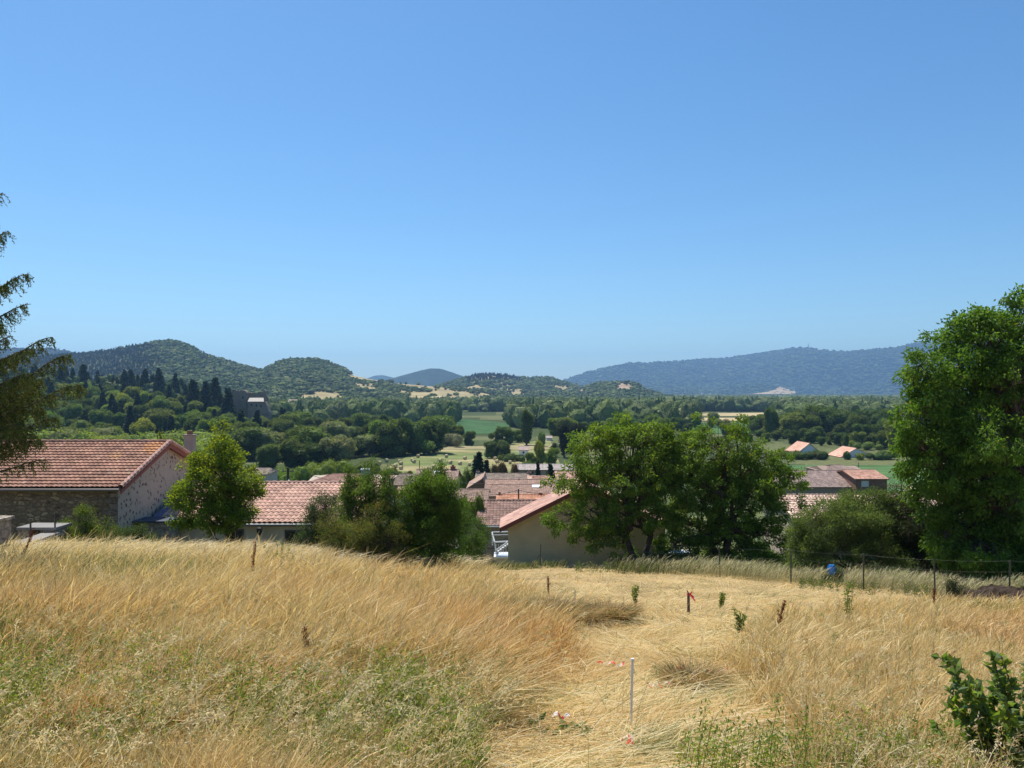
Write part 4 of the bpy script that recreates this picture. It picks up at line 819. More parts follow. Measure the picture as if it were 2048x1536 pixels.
# telecom mast on the mountain
D = 9150; a = W(1617, 700, D); m = M()
tp = W(1617, 688, D)
for sx, sy in ((-4, -4), (4, -4), (4, 4), (-4, 4)): m.tube([a+[sx, sy, 0], tp+[sx*.4, sy*.4, 0]], 1.5, 5, (.3, .3, .3))
for q in range(6):
    t = q/6; c = a*(1-t)+tp*t; r = 4*(1-t)+1.6*t; m.tube([c+[-r, -r, 0], c+[r, -r, 8]], .8, 4, (.3, .3, .3))
m.tube([tp, tp+[0, 0, 14]], 1.2, 5, (.5, .3, .3)); tag(m.build('telecom_mast', METAL, loc=a), 'thin lattice mast on the crest of the mountain range', 'mast')

# hay bales
bm = M(); k = 18; th = np.arange(k)*2*math.pi/k; r_ = .8
pts = []
for xx, rr in ((-.62, .0), (-.62, .55), (-.62, .76), (-.56, .8), (0, .81), (.56, .8), (.62, .76), (.62, .5), (.62, .0)):
    pts.append(np.stack([np.full(k, xx), rr*np.cos(th)*(1+.02*np.sin(7*th)), .8+rr*np.sin(th)], -1))
V = np.concatenate(pts); j = np.arange(k); F = np.concatenate([np.stack([q*k+j, q*k+(j+1) % k, (q+1)*k+(j+1) % k, (q+1)*k+j], -1) for q in range(8)])
bm.add(V, F, np.array([.50, .40, .24])*(.85+.3*hr.random((len(F), 1))))
STRAW = mat('straw', .95, bump=.8, bscale=12, noise=.2, nscale=6)
bale = bm.build('hay_bale', STRAW, smooth_=False); C.objects.unlink(bale)
blist = [(773, 922, 'at the left edge of the hay field by the trees'), (791, 933, 'lowest of the left cluster in the hay field'), (799, 924, 'upper one of the pair at the left of the hay field'), (802, 928, 'middle of the left cluster in the hay field'), (802, 937, 'nearest of the left cluster in the hay field'), (825, 921, 'rear one of the pair left of centre in the hay field'), (828, 924, 'front one of the pair left of centre in the hay field'), (836, 913, 'farthest back near the tree row'), (893, 913, 'small dark one at the back middle of the hay field'), (881, 922, 'above the red chimney, left one'), (901, 926, 'above and left of the village spruce'), (920, 928, 'between the chimney and the village spruce'), (930, 917, 'at the back right of the hay field'), (867, 935, 'in front, just above the brown-roofed house'), (939, 930, 'touching the left side of the village spruce'), (951, 914, 'behind the tip of the village spruce'), (990, 918, 'left of the pair in front of the dark hedge'), (994, 924, 'right of the pair in front of the dark hedge'), (1020, 926, 'standing right of the rusty bush'), (858, 940, 'half hidden behind the brown roof'), (774, 945, 'lowest at the left, near the shrub tips'), (759, 927, 'at the far left against the yellow-green willow')]
for i, (px, row, lab) in enumerate(blist):
    P = hit(px, row+3); o = bale if i == 0 else bale.copy(); C.objects.link(o); o.location = tuple(P+[0, 0, .12]); o.rotation_euler = (0, 0, hr.uniform(-.9, .9)); s = .95; o.scale = (s, s, s)
    tag(o, 'round straw bale '+lab, 'hay bale', 'round bales in the hay field')
# ------------------------------------------------------------------ near trees and shrubs
def limb(a, b, r0, r1, rng, sag=.0, n=6, wob=.06):
    t = np.linspace(0, 1, n)[:, None]; L = np.linalg.norm(b-a)
    p = a*(1-t)+b*t; p[:, 2] += sag*L*(4*t*(1-t))[:, 0]; p[1:-1] += rng.normal(0, wob*L*.5, (n-2, 3)); return p, r0*(1-t[:, 0])+r1*t[:, 0]
def near_tree(name, label, cat, base, lobes, nclust, perclust, leaf, lw, cr, cols, seed, trunk=.12, forks=3, droop=.5, bark=(.10, .075, .055), inner=.35, extra=None, lean=(0, 0), twig=True, top_light=None, out=.6, up=0.0, fork_h=.22, mati=None):
    rng = np.random.default_rng(seed); base = np.asarray(base, float); root = empty(name, base, label, cat)
    lobes = np.asarray(lobes, float)
    sat = []
    for l in lobes:
        for _ in range(4):
            dv = unit(rng.normal(0, 1, 3)*[1, 1, .8]+[0, 0, .15]); f_ = rng.uniform(.22, .42); sat.append([*(l[:3]+dv*l[3:6]*.98), *(l[3:6]*f_)])
    lobes0 = lobes; lobes = np.concatenate([lobes, np.array(sat)]); P, d, k = lobes_surface(rng, lobes, nclust, inner)
    lo = M(); H = (lobes[:, 2]+lobes[:, 5]).max()-base[2]
    stems = []
    for q in range(forks):
        a = base+np.array([rng.normal(0, trunk*(.6 if forks > 1 else .1)), rng.normal(0, trunk*.5), -.1])
        ang = q/forks*6.28+rng.random(); f = base+np.array([math.cos(ang)*.09*H+lean[0], math.sin(ang)*.09*H+lean[1], fork_h*H+rng.random()*.1*H])
        p, r = limb(a, f, trunk, trunk*.75, rng, n=6, wob=.05); lo.tube(p, r, 10, bark); stems.append(f)
    lc = []
    for l in lobes0:
        f = stems[int(np.argmin([np.linalg.norm(s-l[:3])+rng.random()*.3*H for s in stems]))]
        p, r = limb(f, l[:3]+[0, 0, .3*l[5]], trunk*.62, trunk*.16, rng, .06, 8, .07); lo.tube(p, r, 7, bark); lc.append(p)
    if twig:
        for i in range(0, nclust):
            L = lc[k[i] if k[i] < len(lobes0) else (k[i]-len(lobes0))//4]; s = L[int(rng.integers(3, len(L)))]; p, r = limb(s, P[i], trunk*.10, .004, rng, .08, 5, .1)
            lo.tube(p, np.maximum(r, .004), 4, np.array(bark)*rng.uniform(.8, 1.3), cap=False)
    part(lo, 'trunk', BARK, root)
    lv = M(); n = nclust*perclust; idx = np.repeat(np.arange(nclust), perclust)
    off = rng.normal(0, 1, (n, 3))*cr*np.array([1, 1, .8]); C0 = P[idx]+off
    dirs = d[idx]*out+unit(off)*.5+rng.normal(0, .45, (n, 3))+np.array([0, 0, -droop+up])
    cols = np.asarray(cols, float); cc = cols[rng.choice(len(cols), nclust)][idx]*.5+cols[rng.integers(0, len(cols), n)]*.5
    cc = cc*(.78+.44*rng.random((n, 1)))
    if top_light is not None:
        hh = np.clip((C0[:, 2:3]-base[2])/H, 0, 1); sunlit = rng.random((n, 1)) < top_light[1]*hh; cc = np.where(sunlit, np.array(top_light[0])*(.8+.4*rng.random((n, 1))), cc)  # light on the crown top put into leaf colour, more often higher up
    cards(lv, C0, dirs, leaf*(.7+.6*rng.random(n)), lw, cc, rng)
    if extra: extra(lv, rng)
    part(lv, 'leaves', mati or LEAF, root)
    return root
def lob(px, row, D, rx, rz, ry=None):
    a = W(px, row, D); s = D/FPX; return (a[0], a[1], a[2], rx*s, (ry if ry else rx)*s, rz*s)
WAL = [(.13, .22, .035), (.19, .29, .04), (.10, .18, .035), (.25, .34, .05)]
near_tree('walnut_tree', 'left walnut tree of the pair with a forked trunk showing against the tan gable', 'tree', on(1272, 41.5, 0),
    [lob(1190, 905, 41, 62, 48), lob(1270, 890, 41.5, 75, 50), lob(1150, 960, 41, 48, 40), lob(1235, 965, 41, 80, 50), lob(1130, 1040, 40.5, 38, 42), lob(1180, 1030, 41, 50, 38), lob(1320, 950, 41.5, 60, 55), lob(1300, 880, 42, 40, 38), lob(1210, 1075, 41.5, 45, 26), lob(1245, 1105, 42, 22, 28), lob(1230, 1030, 41, 40, 36), lob(1335, 925, 41, 48, 50), lob(1318, 1035, 40.6, 40, 34), lob(1290, 1000, 40.6, 36, 30), lob(1215, 870, 41, 40, 28), lob(1170, 1085, 40.5, 26, 22)],
    600, 62, .15, .078, .13, WAL, 3, trunk=.20, forks=2, droop=.55, lean=(.1, 0), inner=.30, top_light=((.17, .26, .03), .18))
near_tree('walnut_tree', 'right walnut tree of the pair with a dense crown down to the grass', 'tree', on(1445, 42, 0),
    [lob(1360, 905, 41.5, 60, 50), lob(1345, 990, 41, 50, 60), lob(1350, 1100, 41.5, 40, 36), lob(1440, 910, 42, 80, 62), lob(1500, 930, 42, 70, 58), lob(1560, 985, 42, 48, 48), lob(1400, 985, 42, 90, 58), lob(1490, 1010, 42, 88, 62), lob(1590, 960, 42, 26, 22), lob(1375, 1060, 42, 50, 45), lob(1450, 1080, 42, 75, 48), lob(1530, 1080, 42, 52, 45), lob(1340, 878, 42, 30, 28), lob(1480, 862, 42, 22, 22), lob(1412, 1120, 42.5, 60, 25), lob(1510, 1120, 42.5, 60, 25)],
    900, 62, .15, .078, .13, [(.11, .19, .027), (.17, .27, .035), (.09, .165, .03), (.23, .33, .045)], 4, trunk=.2, forks=3, droop=.55, top_light=((.18, .20, .04), .10))
near_tree('walnut_tree', 'big walnut tree towering at the right edge of the field', 'tree', on(2020, 31, 0),
    [lob(1960, 700, 31, 85, 75), lob(2070, 650, 31, 80, 70), lob(1905, 790, 31, 75, 70), lob(1840, 740, 30.5, 42, 34), lob(1845, 830, 30.5, 52, 60), lob(1945, 650, 31, 45, 32), lob(2000, 820, 31.5, 110, 90), lob(2090, 780, 32, 110, 110), lob(1850, 915, 30.5, 55, 50), lob(1900, 930, 31, 85, 80), lob(1990, 950, 31, 95, 95), lob(2100, 950, 32, 110, 110), lob(1870, 1010, 31, 45, 52), lob(1930, 1050, 31, 62, 70), lob(2020, 1070, 31, 90, 60), lob(1895, 1075, 30.5, 42, 52), lob(2120, 1080, 32, 90, 60), lob(2045, 598, 31, 22, 28), lob(1985, 735, 30.2, 40, 40), lob(1985, 880, 29.3, 80, 60), lob(2020, 1010, 29.3, 80, 60), lob(1960, 1110, 29.8, 90, 40), lob(2040, 1120, 29.5, 70, 40), lob(2040, 760, 29.6, 60, 60), lob(2140, 600, 32, 70, 60)],
    1900, 58, .16, .078, .14, [(.095, .19, .027), (.135, .25, .03), (.075, .155, .027), (.18, .30, .04)], 5, trunk=.28, forks=2, droop=.6, inner=.4, top_light=((.30, .24, .03), .015), fork_h=.15)
near_tree('leafy_tree', 'bright yellow-green young tree between the stone barn and the low pink-roofed house', 'tree', on(432, 33, 0),
    [lob(440, 868, 33, 16, 26), lob(432, 905, 33, 38, 30), lob(440, 950, 33, 66, 42), lob(480, 965, 33, 42, 34), lob(400, 985, 33, 48, 42), lob(465, 1010, 33, 52, 36), lob(365, 1000, 33, 22, 20), lob(425, 1035, 33, 62, 32), lob(505, 985, 33, 22, 18), lob(395, 930, 33, 28, 22)],
    560, 44, .095, .070, .10, [(.15, .22, .03), (.21, .28, .03), (.11, .18, .03), (.27, .33, .035)], 6, trunk=.09, forks=1, droop=.2, inner=.35, top_light=((.30, .34, .02), .30), fork_h=.25)
near_tree('round_bush', 'large rounded fine-leaved bush right of the walnut pair behind the fence', 'bush', on(1710, 35, 0),
    [lob(1700, 1035, 35, 75, 50), lob(1640, 1050, 34.5, 52, 42), lob(1620, 1095, 34.5, 48, 42), lob(1760, 1040, 35, 55, 48), lob(1700, 1090, 35, 100, 48), lob(1720, 1010, 35, 40, 26), lob(1800, 1080, 35, 60, 50), lob(1610, 1125, 34, 30, 26)],
    1300, 64, .09, .036, .13, [(.12, .18, .055), (.16, .22, .075), (.10, .155, .05), (.20, .27, .09)], 7, trunk=.07, forks=5, droop=.1, inner=.3, fork_h=.15)
near_tree('dark_bush', 'dark leathery bush between the rounded bush and the big walnut', 'bush', on(1835, 34, 0),
    [lob(1830, 1040, 34, 40, 42), lob(1850, 1090, 34, 50, 50), lob(1790, 1000, 35, 38, 24), lob(1900, 1120, 33, 60, 30)],
    420, 60, .08, .035, .15, [(.035, .06, .025), (.05, .075, .03), (.06, .05, .03)], 8, trunk=.06, forks=4, droop=.2, inner=.3, fork_h=.15)
# shrubs at the edge of the tall grass
def shoots(tips, D):
    def f(lv, rng):
        for px, row in tips:
            for w_ in range(5):
                a = W(px+rng.normal(0, 5), row+rng.uniform(0, 22), D+rng.normal(0, .3)); b = a+np.array([rng.normal(0, .12), rng.normal(0, .1), -1.4]); n = 70; t = rng.random((n, 1))**.7
                cards(lv, a*(1-t)+b*t+rng.normal(0, .03, (n, 3)), rng.normal(0, .6, (n, 3))+[0, 0, .6], .075*(.6+.7*rng.random(n)), .032, np.array([.085, .15, .03])*(.7+.7*rng.random((n, 1))), rng)
            lv.tube([b, b*.5+a*.5, a], [.012, .008, .004], 4, (.08, .07, .04))
    return f
near_tree('dark_shrub', 'blue-green dark shrub at the left of the clump covering the pink roof', 'shrub', on(640, 27.5, 0),
    [lob(642, 1010, 27.5, 34, 30), lob(628, 1050, 27.5, 32, 36), lob(665, 1045, 27.5, 30, 36), lob(610, 1085, 27, 26, 22), lob(650, 1090, 27.5, 45, 26)],
    330, 52, .05, .028, .09, [(.06, .10, .055), (.08, .13, .065), (.05, .08, .045)], 9, trunk=.04, forks=5, droop=.0, inner=.3, fork_h=.1)
near_tree('tall_shrub', 'tall dark green shrub with upright shoots, left of the pair above the dry grass', 'shrub', on(745, 26, 0),
    [lob(700, 965, 26, 20, 36), lob(735, 980, 26, 42, 44), lob(690, 1010, 26, 26, 40), lob(770, 1000, 26, 30, 40), lob(715, 1030, 26, 36, 40), lob(760, 1060, 26, 48, 50), lob(725, 1095, 26, 50, 36), lob(740, 1125, 25.5, 60, 26), lob(810, 1125, 25.5, 60, 28), lob(795, 1060, 26, 36, 50), lob(795, 1015, 26, 24, 36), lob(742, 935, 26, 9, 22), lob(772, 955, 26, 10, 24)],
    760, 48, .065, .034, .09, [(.09, .155, .04), (.12, .20, .045), (.07, .12, .035), (.15, .22, .06)], 10, trunk=.045, forks=6, droop=-.3, up=.25, inner=.3, fork_h=.12, out=.3, extra=shoots([(745, 922), (700, 925), (690, 948), (722, 945), (772, 938), (760, 950), (735, 935)], 26))
near_tree('tall_shrub', 'broad dark green shrub with upright shoots, right of the pair above the dry grass', 'shrub', on(860, 26.5, 0),
    [lob(868, 992, 26.5, 48, 48), lob(835, 990, 26.5, 26, 34), lob(830, 1015, 26.5, 36, 42), lob(890, 1040, 26.5, 38, 44), lob(850, 1070, 26.5, 55, 44), lob(905, 1075, 26.5, 26, 40), lob(884, 948, 26.5, 8, 26), lob(820, 970, 26.5, 10, 22), lob(800, 1090, 26.5, 40, 36), lob(850, 965, 26.5, 12, 22), lob(905, 975, 26.5, 9, 18), lob(860, 1115, 26.5, 50, 26)],
    860, 48, .065, .034, .09, [(.09, .175, .035), (.12, .22, .04), (.07, .13, .035), (.17, .26, .05)], 11, trunk=.05, forks=7, droop=-.3, up=.25, inner=.3, fork_h=.12, out=.3, extra=shoots([(884, 920), (868, 950), (905, 945), (852, 940), (838, 952), (820, 945), (895, 960), (915, 985), (878, 955), (858, 962)], 26.5))
near_tree('brown_shrub', 'half-dead shrub with rusty brown leaves at the lower left of the clump', 'shrub', on(690, 24.5, 0),
    [lob(660, 1045, 24.5, 22, 22), lob(685, 1065, 24.5, 38, 30), lob(725, 1075, 24.5, 40, 34), lob(665, 1095, 24.5, 30, 26), lob(755, 1030, 24.8, 22, 26), lob(700, 1115, 24.5, 48, 26), lob(790, 1090, 25, 36, 40)],
    480, 46, .042, .017, .09, [(.17, .20, .05), (.25, .18, .065), (.14, .21, .05), (.13, .18, .045)], 12, trunk=.05, forks=6, droop=.0, inner=.2, bark=(.05, .04, .035), fork_h=.15)
near_tree('garden_shrub', 'yellow-green upright shrub in front of the stone barn wall', 'shrub', on(172, 25.5, 0),
    [lob(162, 1035, 25.5, 10, 26), lob(182, 1038, 25.5, 10, 24), lob(170, 1070, 25.5, 24, 30), lob(130, 1062, 25.5, 14, 20), lob(195, 1075, 25.5, 18, 22), lob(150, 1092, 25, 40, 16), lob(215, 1060, 25.5, 14, 18)],
    300, 40, .05, .022, .09, [(.12, .17, .03), (.16, .22, .035), (.09, .13, .03)], 13, trunk=.03, forks=5, droop=-.2, inner=.3, fork_h=.1)
near_tree('garden_shrub', 'low grey-green shrubs between the stone barn and the dry grass crest', 'shrub', on(255, 26, 0),
    [lob(235, 1075, 26, 22, 16), lob(265, 1072, 26, 26, 18), lob(300, 1085, 26, 24, 12), lob(225, 1090, 25.5, 30, 12)],
    200, 40, .05, .022, .09, [(.08, .12, .045), (.10, .15, .05), (.06, .09, .035)], 14, trunk=.02, forks=5, droop=-.1, inner=.2, fork_h=.1)
near_tree('bramble', 'leafy bramble right of the shrubs, below the ragged white cloth', 'bramble', on(925, 30.5, 0),
    [lob(918, 1105, 30.5, 18, 22), lob(945, 1085, 31, 20, 26), lob(935, 1120, 30.5, 26, 14), lob(905, 1125, 29.5, 18, 18), lob(960, 1065, 34, 16, 30)],
    240, 40, .06, .04, .10, [(.07, .14, .03), (.10, .18, .035), (.05, .09, .03)], 15, trunk=.02, forks=5, droop=.1, inner=.2, fork_h=.1)
near_tree('garden_hedge', 'green bushes of the garden behind the brown-roofed cottage corner', 'hedge', on(940, 45, 0),
    [lob(935, 1060, 45, 22, 40), lob(915, 1075, 45, 16, 30), lob(950, 1100, 44, 18, 20)],
    150, 40, .10, .05, .14, [(.06, .11, .03), (.08, .13, .04)], 16, trunk=.03, forks=4, droop=.1, inner=.2, fork_h=.1)
near_tree('hedge_bush', 'low tangled bush at the fence foot under the left walnut', 'bush', on(1300, 38.5, 0),
    [lob(1255, 1130, 38.5, 30, 16), lob(1300, 1125, 38.5, 36, 20), lob(1345, 1135, 38.5, 34, 16)],
    240, 44, .07, .03, .12, [(.07, .11, .05), (.09, .13, .06), (.05, .08, .04)], 17, trunk=.02, forks=4, droop=-.1, inner=.2, fork_h=.1)
near_tree('thorn_bush', 'small dark thorny bush beside the fence above the dug soil', 'bush', on(1925, 23.8, 0),
    [lob(1920, 1190, 23.8, 24, 18), lob(1945, 1200, 23.8, 20, 14), lob(1905, 1175, 23.8, 10, 12)],
    150, 36, .035, .02, .07, [(.03, .045, .02), (.045, .06, .025)], 18, trunk=.02, forks=4, droop=0, inner=.2, fork_h=.1)
# old stump like trunk below the brown shrub
rngm = np.random.default_rng(40)

# spruce at the left edge
def spruce():
    rng = np.random.default_rng(77); D0 = 15.5; tx = -128; base = on(tx, D0, 0); root = empty('spruce_tree', base, 'tall spruce with drooping needle branches at the left edge of the picture', 'spruce')
    top = W(tx, 150, D0); tr = M(); t = np.linspace(0, 1, 12)[:, None]; tr.tube((base-[0, 0, .3])*(1-t)+top*t, .24*(1-t[:, 0])+.02, 10, (.09, .065, .05)); 
    nd = M(); bs = []
    for (sr, ex, er, dy) in [(430, 6, 386, 0), (520, 18, 462, .1), (590, 57, 548, -.2), (640, 62, 608, .3), (655, 10, 650, -.3), (735, 105, 674, 0), (790, 140, 708, .25), (800, 165, 770, -.3), (860, 118, 836, .2), (880, 70, 868, -.2), (905, 82, 880, .1), (760, 60, 750, -.6), (830, 80, 800, .6), (700, 70, 700, -.5), (560, 20, 575, .5), (480, -10, 440, -.3), (845, 40, 850, -.6)]:
        a = W(tx, sr, D0); b = W(ex, er, D0+dy); bs.append((a, b, 1.0))
    for q in range(105):
        z = rng.random()**1.0; sr = 925-z*760; ln = (2.7*(1-z)+.25)*rng.uniform(.7, 1.05); an = rng.random()*6.28
        if math.cos(an) > .25 and sr < 980: ln *= .75
        a = W(tx, sr, D0); b = a+np.array([math.cos(an)*ln, math.sin(an)*ln, rng.uniform(-.05, .35)*ln]); bs.append((a, b, .8))
    cc, dd, ll = [], [], []
    for a, b, dn in bs:
        L = np.linalg.norm(b-a); n = 12; t = np.linspace(0, 1, n)[:, None]; p = a*(1-t)+b*t; p[:, 2] -= .13*L*np.sin(np.pi*np.minimum(t[:, 0]*1.15, 1))
        tr.tube(p, .035*(1-t[:, 0])+.006, 5, (.085, .065, .05))
        m_ = int(L*66*dn); s = rng.random(m_)**.8
        for u in s:
            k = u*(n-1); i = min(int(k), n-2); c = p[i]*(1-(k-i))+p[i+1]*(k-i); side = rng.choice([-1, 1]); d = p[i+1]-p[i]; d /= np.linalg.norm(d); hz = np.cross(d, [0, 0, 1.]); 
            ln = rng.uniform(.12, .46)*(1-.45*u)*(1.1 if L > 1.5 else .8); v = hz*side*rng.uniform(.0, .8)+d*.35+np.array([0, 0, -rng.uniform(.4, 1.3)]); v /= np.linalg.norm(v)
            nn = max(4, int(ln/.015)); tt = (np.arange(nn)/nn)[:, None]; q = c+v*ln*tt+np.array([0, 0, -.15*ln])*tt**2
            cc.append(q); dd.append(np.tile(v*.7, (nn, 1))+rng.normal(0, .55, (nn, 3)))
        kk = int(L*70); u = rng.random(kk)*.98*(n-1); i = u.astype(int); q = p[i]*(1-(u-i))[:, None]+p[np.minimum(i+1, n-1)]*(u-i)[:, None]
        cc.append(q); dd.append(rng.normal(0, .6, (kk, 3))+(b-a)/L+[0, 0, .3])
    cc = np.concatenate(cc); dd = np.concatenate(dd); n = len(cc); print('spruce', n)
    col = np.array([(.10, .14, .04), (.15, .18, .045), (.08, .115, .04), (.15, .14, .05)])[rng.integers(0, 4, n)]*(.75+.5*rng.random((n, 1)))
    cards(nd, cc, dd, .06*(.7+.6*rng.random(n)), .020, col, rng, fold=.1)
    part(tr, 'trunk', BARK, root); part(nd, 'needles', NEEDLE, root)
spruce()

# ------------------------------------------------------------------ meadow grass
SOA, SOB = on(1880, 24.3), on(2260, 20.0)
def off_soil(x, y):
    d = (SOB-SOA)[:2]; t = np.clip(((x-SOA[0])*d[0]+(y-SOA[1])*d[1])/(d@d), -.0, 1); q = (x-SOA[0]-t*d[0])**2+(y-SOA[1]-t*d[1]+.5)**2
    return q > 1.25**2
def mown(x, y):
    px = pxof(x, y)
    l = np.interp(y, [4, 5.5, 8, 10, 12, 14, 20, 26, 33, 45], [900, 960, 1060, 1120, 1140, 1100, 1050, 1000, 960, 930])
    r = np.interp(y, [4, 5.5, 7, 9, 12, 15, 20, 30], [1600, 1600, 1500, 1470, 1470, 1560, 1760, 2300])
    n = (fbm(x*1.3, y*1.3, 91)-.5)*190
    return smooth(-60, 60, px+n-l)*smooth(-60, 60, r+n-px)
def ribbons(m, B, H, lean, droop, width, col, rng, seg=4, head=None, headcol=None):
    """grass stems: base points, heights, horizontal lean vectors"""
    n = len(B); t = np.linspace(0, 1, seg+1); a = rng.random(n)*6.283; sd = np.stack([np.cos(a), np.sin(a), np.zeros(n)], -1)
    prof = np.interp(t, [0, .55, .72, .88, 1], [1, .75, 1.0, 1.3, .2])[None]*np.ones((n, 1))
    if head is not None: prof = np.where(head[:, None], np.interp(t, [0, .5, .68, .86, 1], [.8, .6, 1.2, 3.6, .6])[None], prof)
    v = np.zeros((n, seg+1, 2, 3))
    for q, tt in enumerate(t):
        p = B+np.stack([np.zeros(n), np.zeros(n), H*(tt-droop*tt**3)], -1); p[:, :2] += lean*(H*(tt**1.7))[:, None]
        wq = (width*prof[:, q]/2)[:, None]; v[:, q, 0] = p-sd*wq; v[:, q, 1] = p+sd*wq
    i = (np.arange(n)*(seg+1)*2)[:, None]; j = (np.arange(seg)*2)[None]
    f = np.stack([i+j, i+j+1, i+j+3, i+j+2], -1); c = np.repeat(col[:, None], seg, 1)
    if head is not None and headcol is not None:
        hm = head[:, None]*(t[1:] > .62)[None]; c = np.where(hm[..., None], headcol[:, None], c)
    m.add(v.reshape(-1, 3), f.reshape(-1, 4), c.reshape(-1, 3))
STRAW_C = np.array([(.56, .43, .19), (.66, .54, .28), (.50, .34, .145), (.76, .67, .42), (.60, .475, .225)])
def meadow(n, seed, name, label, kindf, ymin=3.2, ymax=46):
    rng = np.random.default_rng(seed)
    # near stems per view angle roughly even: density falls with the square of the distance
    q = rng.random(n); y = 1/(q*(1/ymin**.9-1/ymax**.9)+1/ymax**.9)**(1/.9); px = rng.uniform(-330, 2390, n); x = (px-1024)/FPX*y
    z = ground(x, y); mw = mown(x, y); de = np.interp(px, *DE)
    ok = (y < de+4.0) & off_soil(x, y)
    if kindf == 'flat': ok &= mw > .35
    else: ok &= rng.random(n) > mw*.985
    # keep bare strip along fence line right of the shrubs
    x, y, z, px, mw, de = [a[ok] for a in (x, y, z, px, mw, de)]; n = len(x); B = np.stack([x, y, z-.02], -1)
    big = fbm(x*.28, y*.28, 61); med = fbm(x*.9, y*.9, 62); fine = fbm(x*3, y*3, 63)
    dist = y
    if kindf == 'flat':
        H = rng.uniform(.05, .20, n)+.10*(rng.random(n) < .12)*rng.random(n)*2; a = fbm(x*.7, y*.5, 64)*9+rng.normal(0, .8, n); l = rng.uniform(1.2, 4.0, n)
        lean = np.stack([np.cos(a), np.sin(a)*.6], -1)*l[:, None]; w_ = .0035*(1+y/9)*(.7+.6*rng.random(n)); B[:, 2] += rng.random(n)*.06
        k = rng.choice(5, n, p=[.15, .3, .05, .38, .12]); c = STRAW_C[k]*(.92+.3*rng.random((n, 1)))*(.85+.4*med[:, None])
        g = (rng.random(n) < .10+.5*smooth(.55, .7, med)); c[g] = np.array([.22, .24, .09])*(.7+.6*rng.random((g.sum(), 1)))
        red = (rng.random(n) < .45*smooth(.5, .65, fbm(x*.5, y*.8, 70))); c[red] = c[red]*np.array([.92, .80, .66])
        m = M(); ribbons(m, B, H, lean, .25, w_, c, rng, 3)
    else:
        right = smooth(1450, 1600, px)
        hh = .62+.22*smooth(.5, .7, fbm(x*.55+31, y*.55, 93))+.16*(big-.5)*2+.10*(med-.5)*2; hh = hh*(1-.28*right); hh = hh*(.75+.25*smooth(4, 9, y))
        fb = smooth(4.5, 1.5, np.abs(y-de+1.0))*smooth(900, 1150, px)                       # strip of taller greener grass by the fence
        hh = hh*(1-fb)+fb*(.85+.25*med)
        hh = hh*(1-.55*smooth(.0, .5, mw))
        gz = smooth(8.0, 5.8, y)*smooth(1150, 750, px)*smooth(.36, .5, fbm(x*.8+4, y*.8, 99)); hh = hh*(1-.3*gz)
        H = hh*(.55+.6*rng.random(n)**.8)*(.72+.56*fine)*np.where(rng.random(n) < .05, 1.25, 1); H = np.where(rng.random(n) < .6*smooth(.48, .34, fine), H*.45, H); w_ = .0024*(1+y/7)*(.7+.6*rng.random(n))
        a = (fbm(x*.25, y*.25, 65)-.5)*1.6+rng.normal(0, .85, n); l = (.20+.42*big)*rng.uniform(.1, 1.7, n)
        l = l*(1+.9*smooth(.58, .7, fbm(x*.5+9, y*.5, 69)))
        sgn = np.where(rng.random(n) < .12, -1, 1); lean = np.stack([np.cos(a)*sgn, np.sin(a)*.8], -1)*l[:, None]
        orange = .75*smooth(.42, .66, fbm(x*.35+3, y*.35, 66))*(1-.5*smooth(16, 22, y)); crest = smooth(-8, 0, y-de)*(1-fb)
        k = rng.choice(5, n, p=[.28, .22, .14, .12, .24]); c = STRAW_C[k]
        c = c*(1-.34*orange[:, None]*np.array([0.15, .62, .85]))*(.8+.4*rng.random((n, 1)))
        c = c*(1-crest[:, None]*.5)+np.array([.60, .52, .30])*crest[:, None]*.5
        gp = .10+.75*smooth(.54, .70, fbm(x*.45+20, y*.45, 67))+.55*smooth(9.5, 5.0, y)*smooth(1250, 700, px)*smooth(.35, .6, med+.1)+.22*fb*smooth(.3, .6, med+.15)+.5*gz
        gp += .75*np.exp(-((px-230)/170)**2-((y-15)/3.2)**2)
        g = (rng.random(n) < np.clip(gp, 0, .9)) & (rng.random(n) < .75)
        gc = np.array([(.17, .22, .05), (.12, .18, .04), (.24, .27, .08), (.15, .19, .09)])[rng.integers(0, 4, n)]; c[g] = (gc*(.7+.6*rng.random((n, 1))))[g]; H[g] *= .8
        head = (rng.random(n) < .42) & ~g; hc = c*np.array([1.12, 1.1, 1.05])+.03
        m = M(); ribbons(m, B, H, lean, np.where(head, .26, .12), w_, c, rng, 4, head, hc)
    print(name, n); o = m.build(name, GRASS); return tag(o, label, 'grass', kind='stuff')
meadow(640000, 1, 'tall_dry_grass', 'tall wind-bent dry grass covering the meadow in the foreground', 'tall')
meadow(300000, 2, 'flattened_grass', 'pale flattened straw-coloured grass of the trodden patch', 'flat')
# grass beyond the crest, around the gardens
def rough(seed, n, name, label, f, col, h):
    rng = np.random.default_rng(seed); x, y = f(rng, n); n = len(x); z = ground(x, y); B = np.stack([x, y, z], -1); a = rng.normal(.2, .8, n)
    c = np.asarray(col)[rng.integers(0, len(col), n)]*(.7+.6*rng.random((n, 1))); m = M(); ribbons(m, B, h*(.5+.8*rng.random(n)), np.stack([np.cos(a), np.sin(a)], -1)*.4, .2, .012*(1+y/20)*np.ones(n), c, rng, 3)
    tag(m.build(name, GRASS), label, 'grass', kind='stuff')
def fgar(rng, n):
    y = rng.uniform(23, 46, n); px = rng.uniform(-60, 1130, n); k = y > np.interp(px, *DE)+2+2*rng.random(n); y = y[k]; px = px[k]; return (px-1024)/FPX*y, y
rough(3, 60000, 'garden_grass', 'rough green and straw grass around the gardens below the crest', fgar, [(.12, .17, .05), (.3, .26, .12), (.09, .13, .04)], .6)
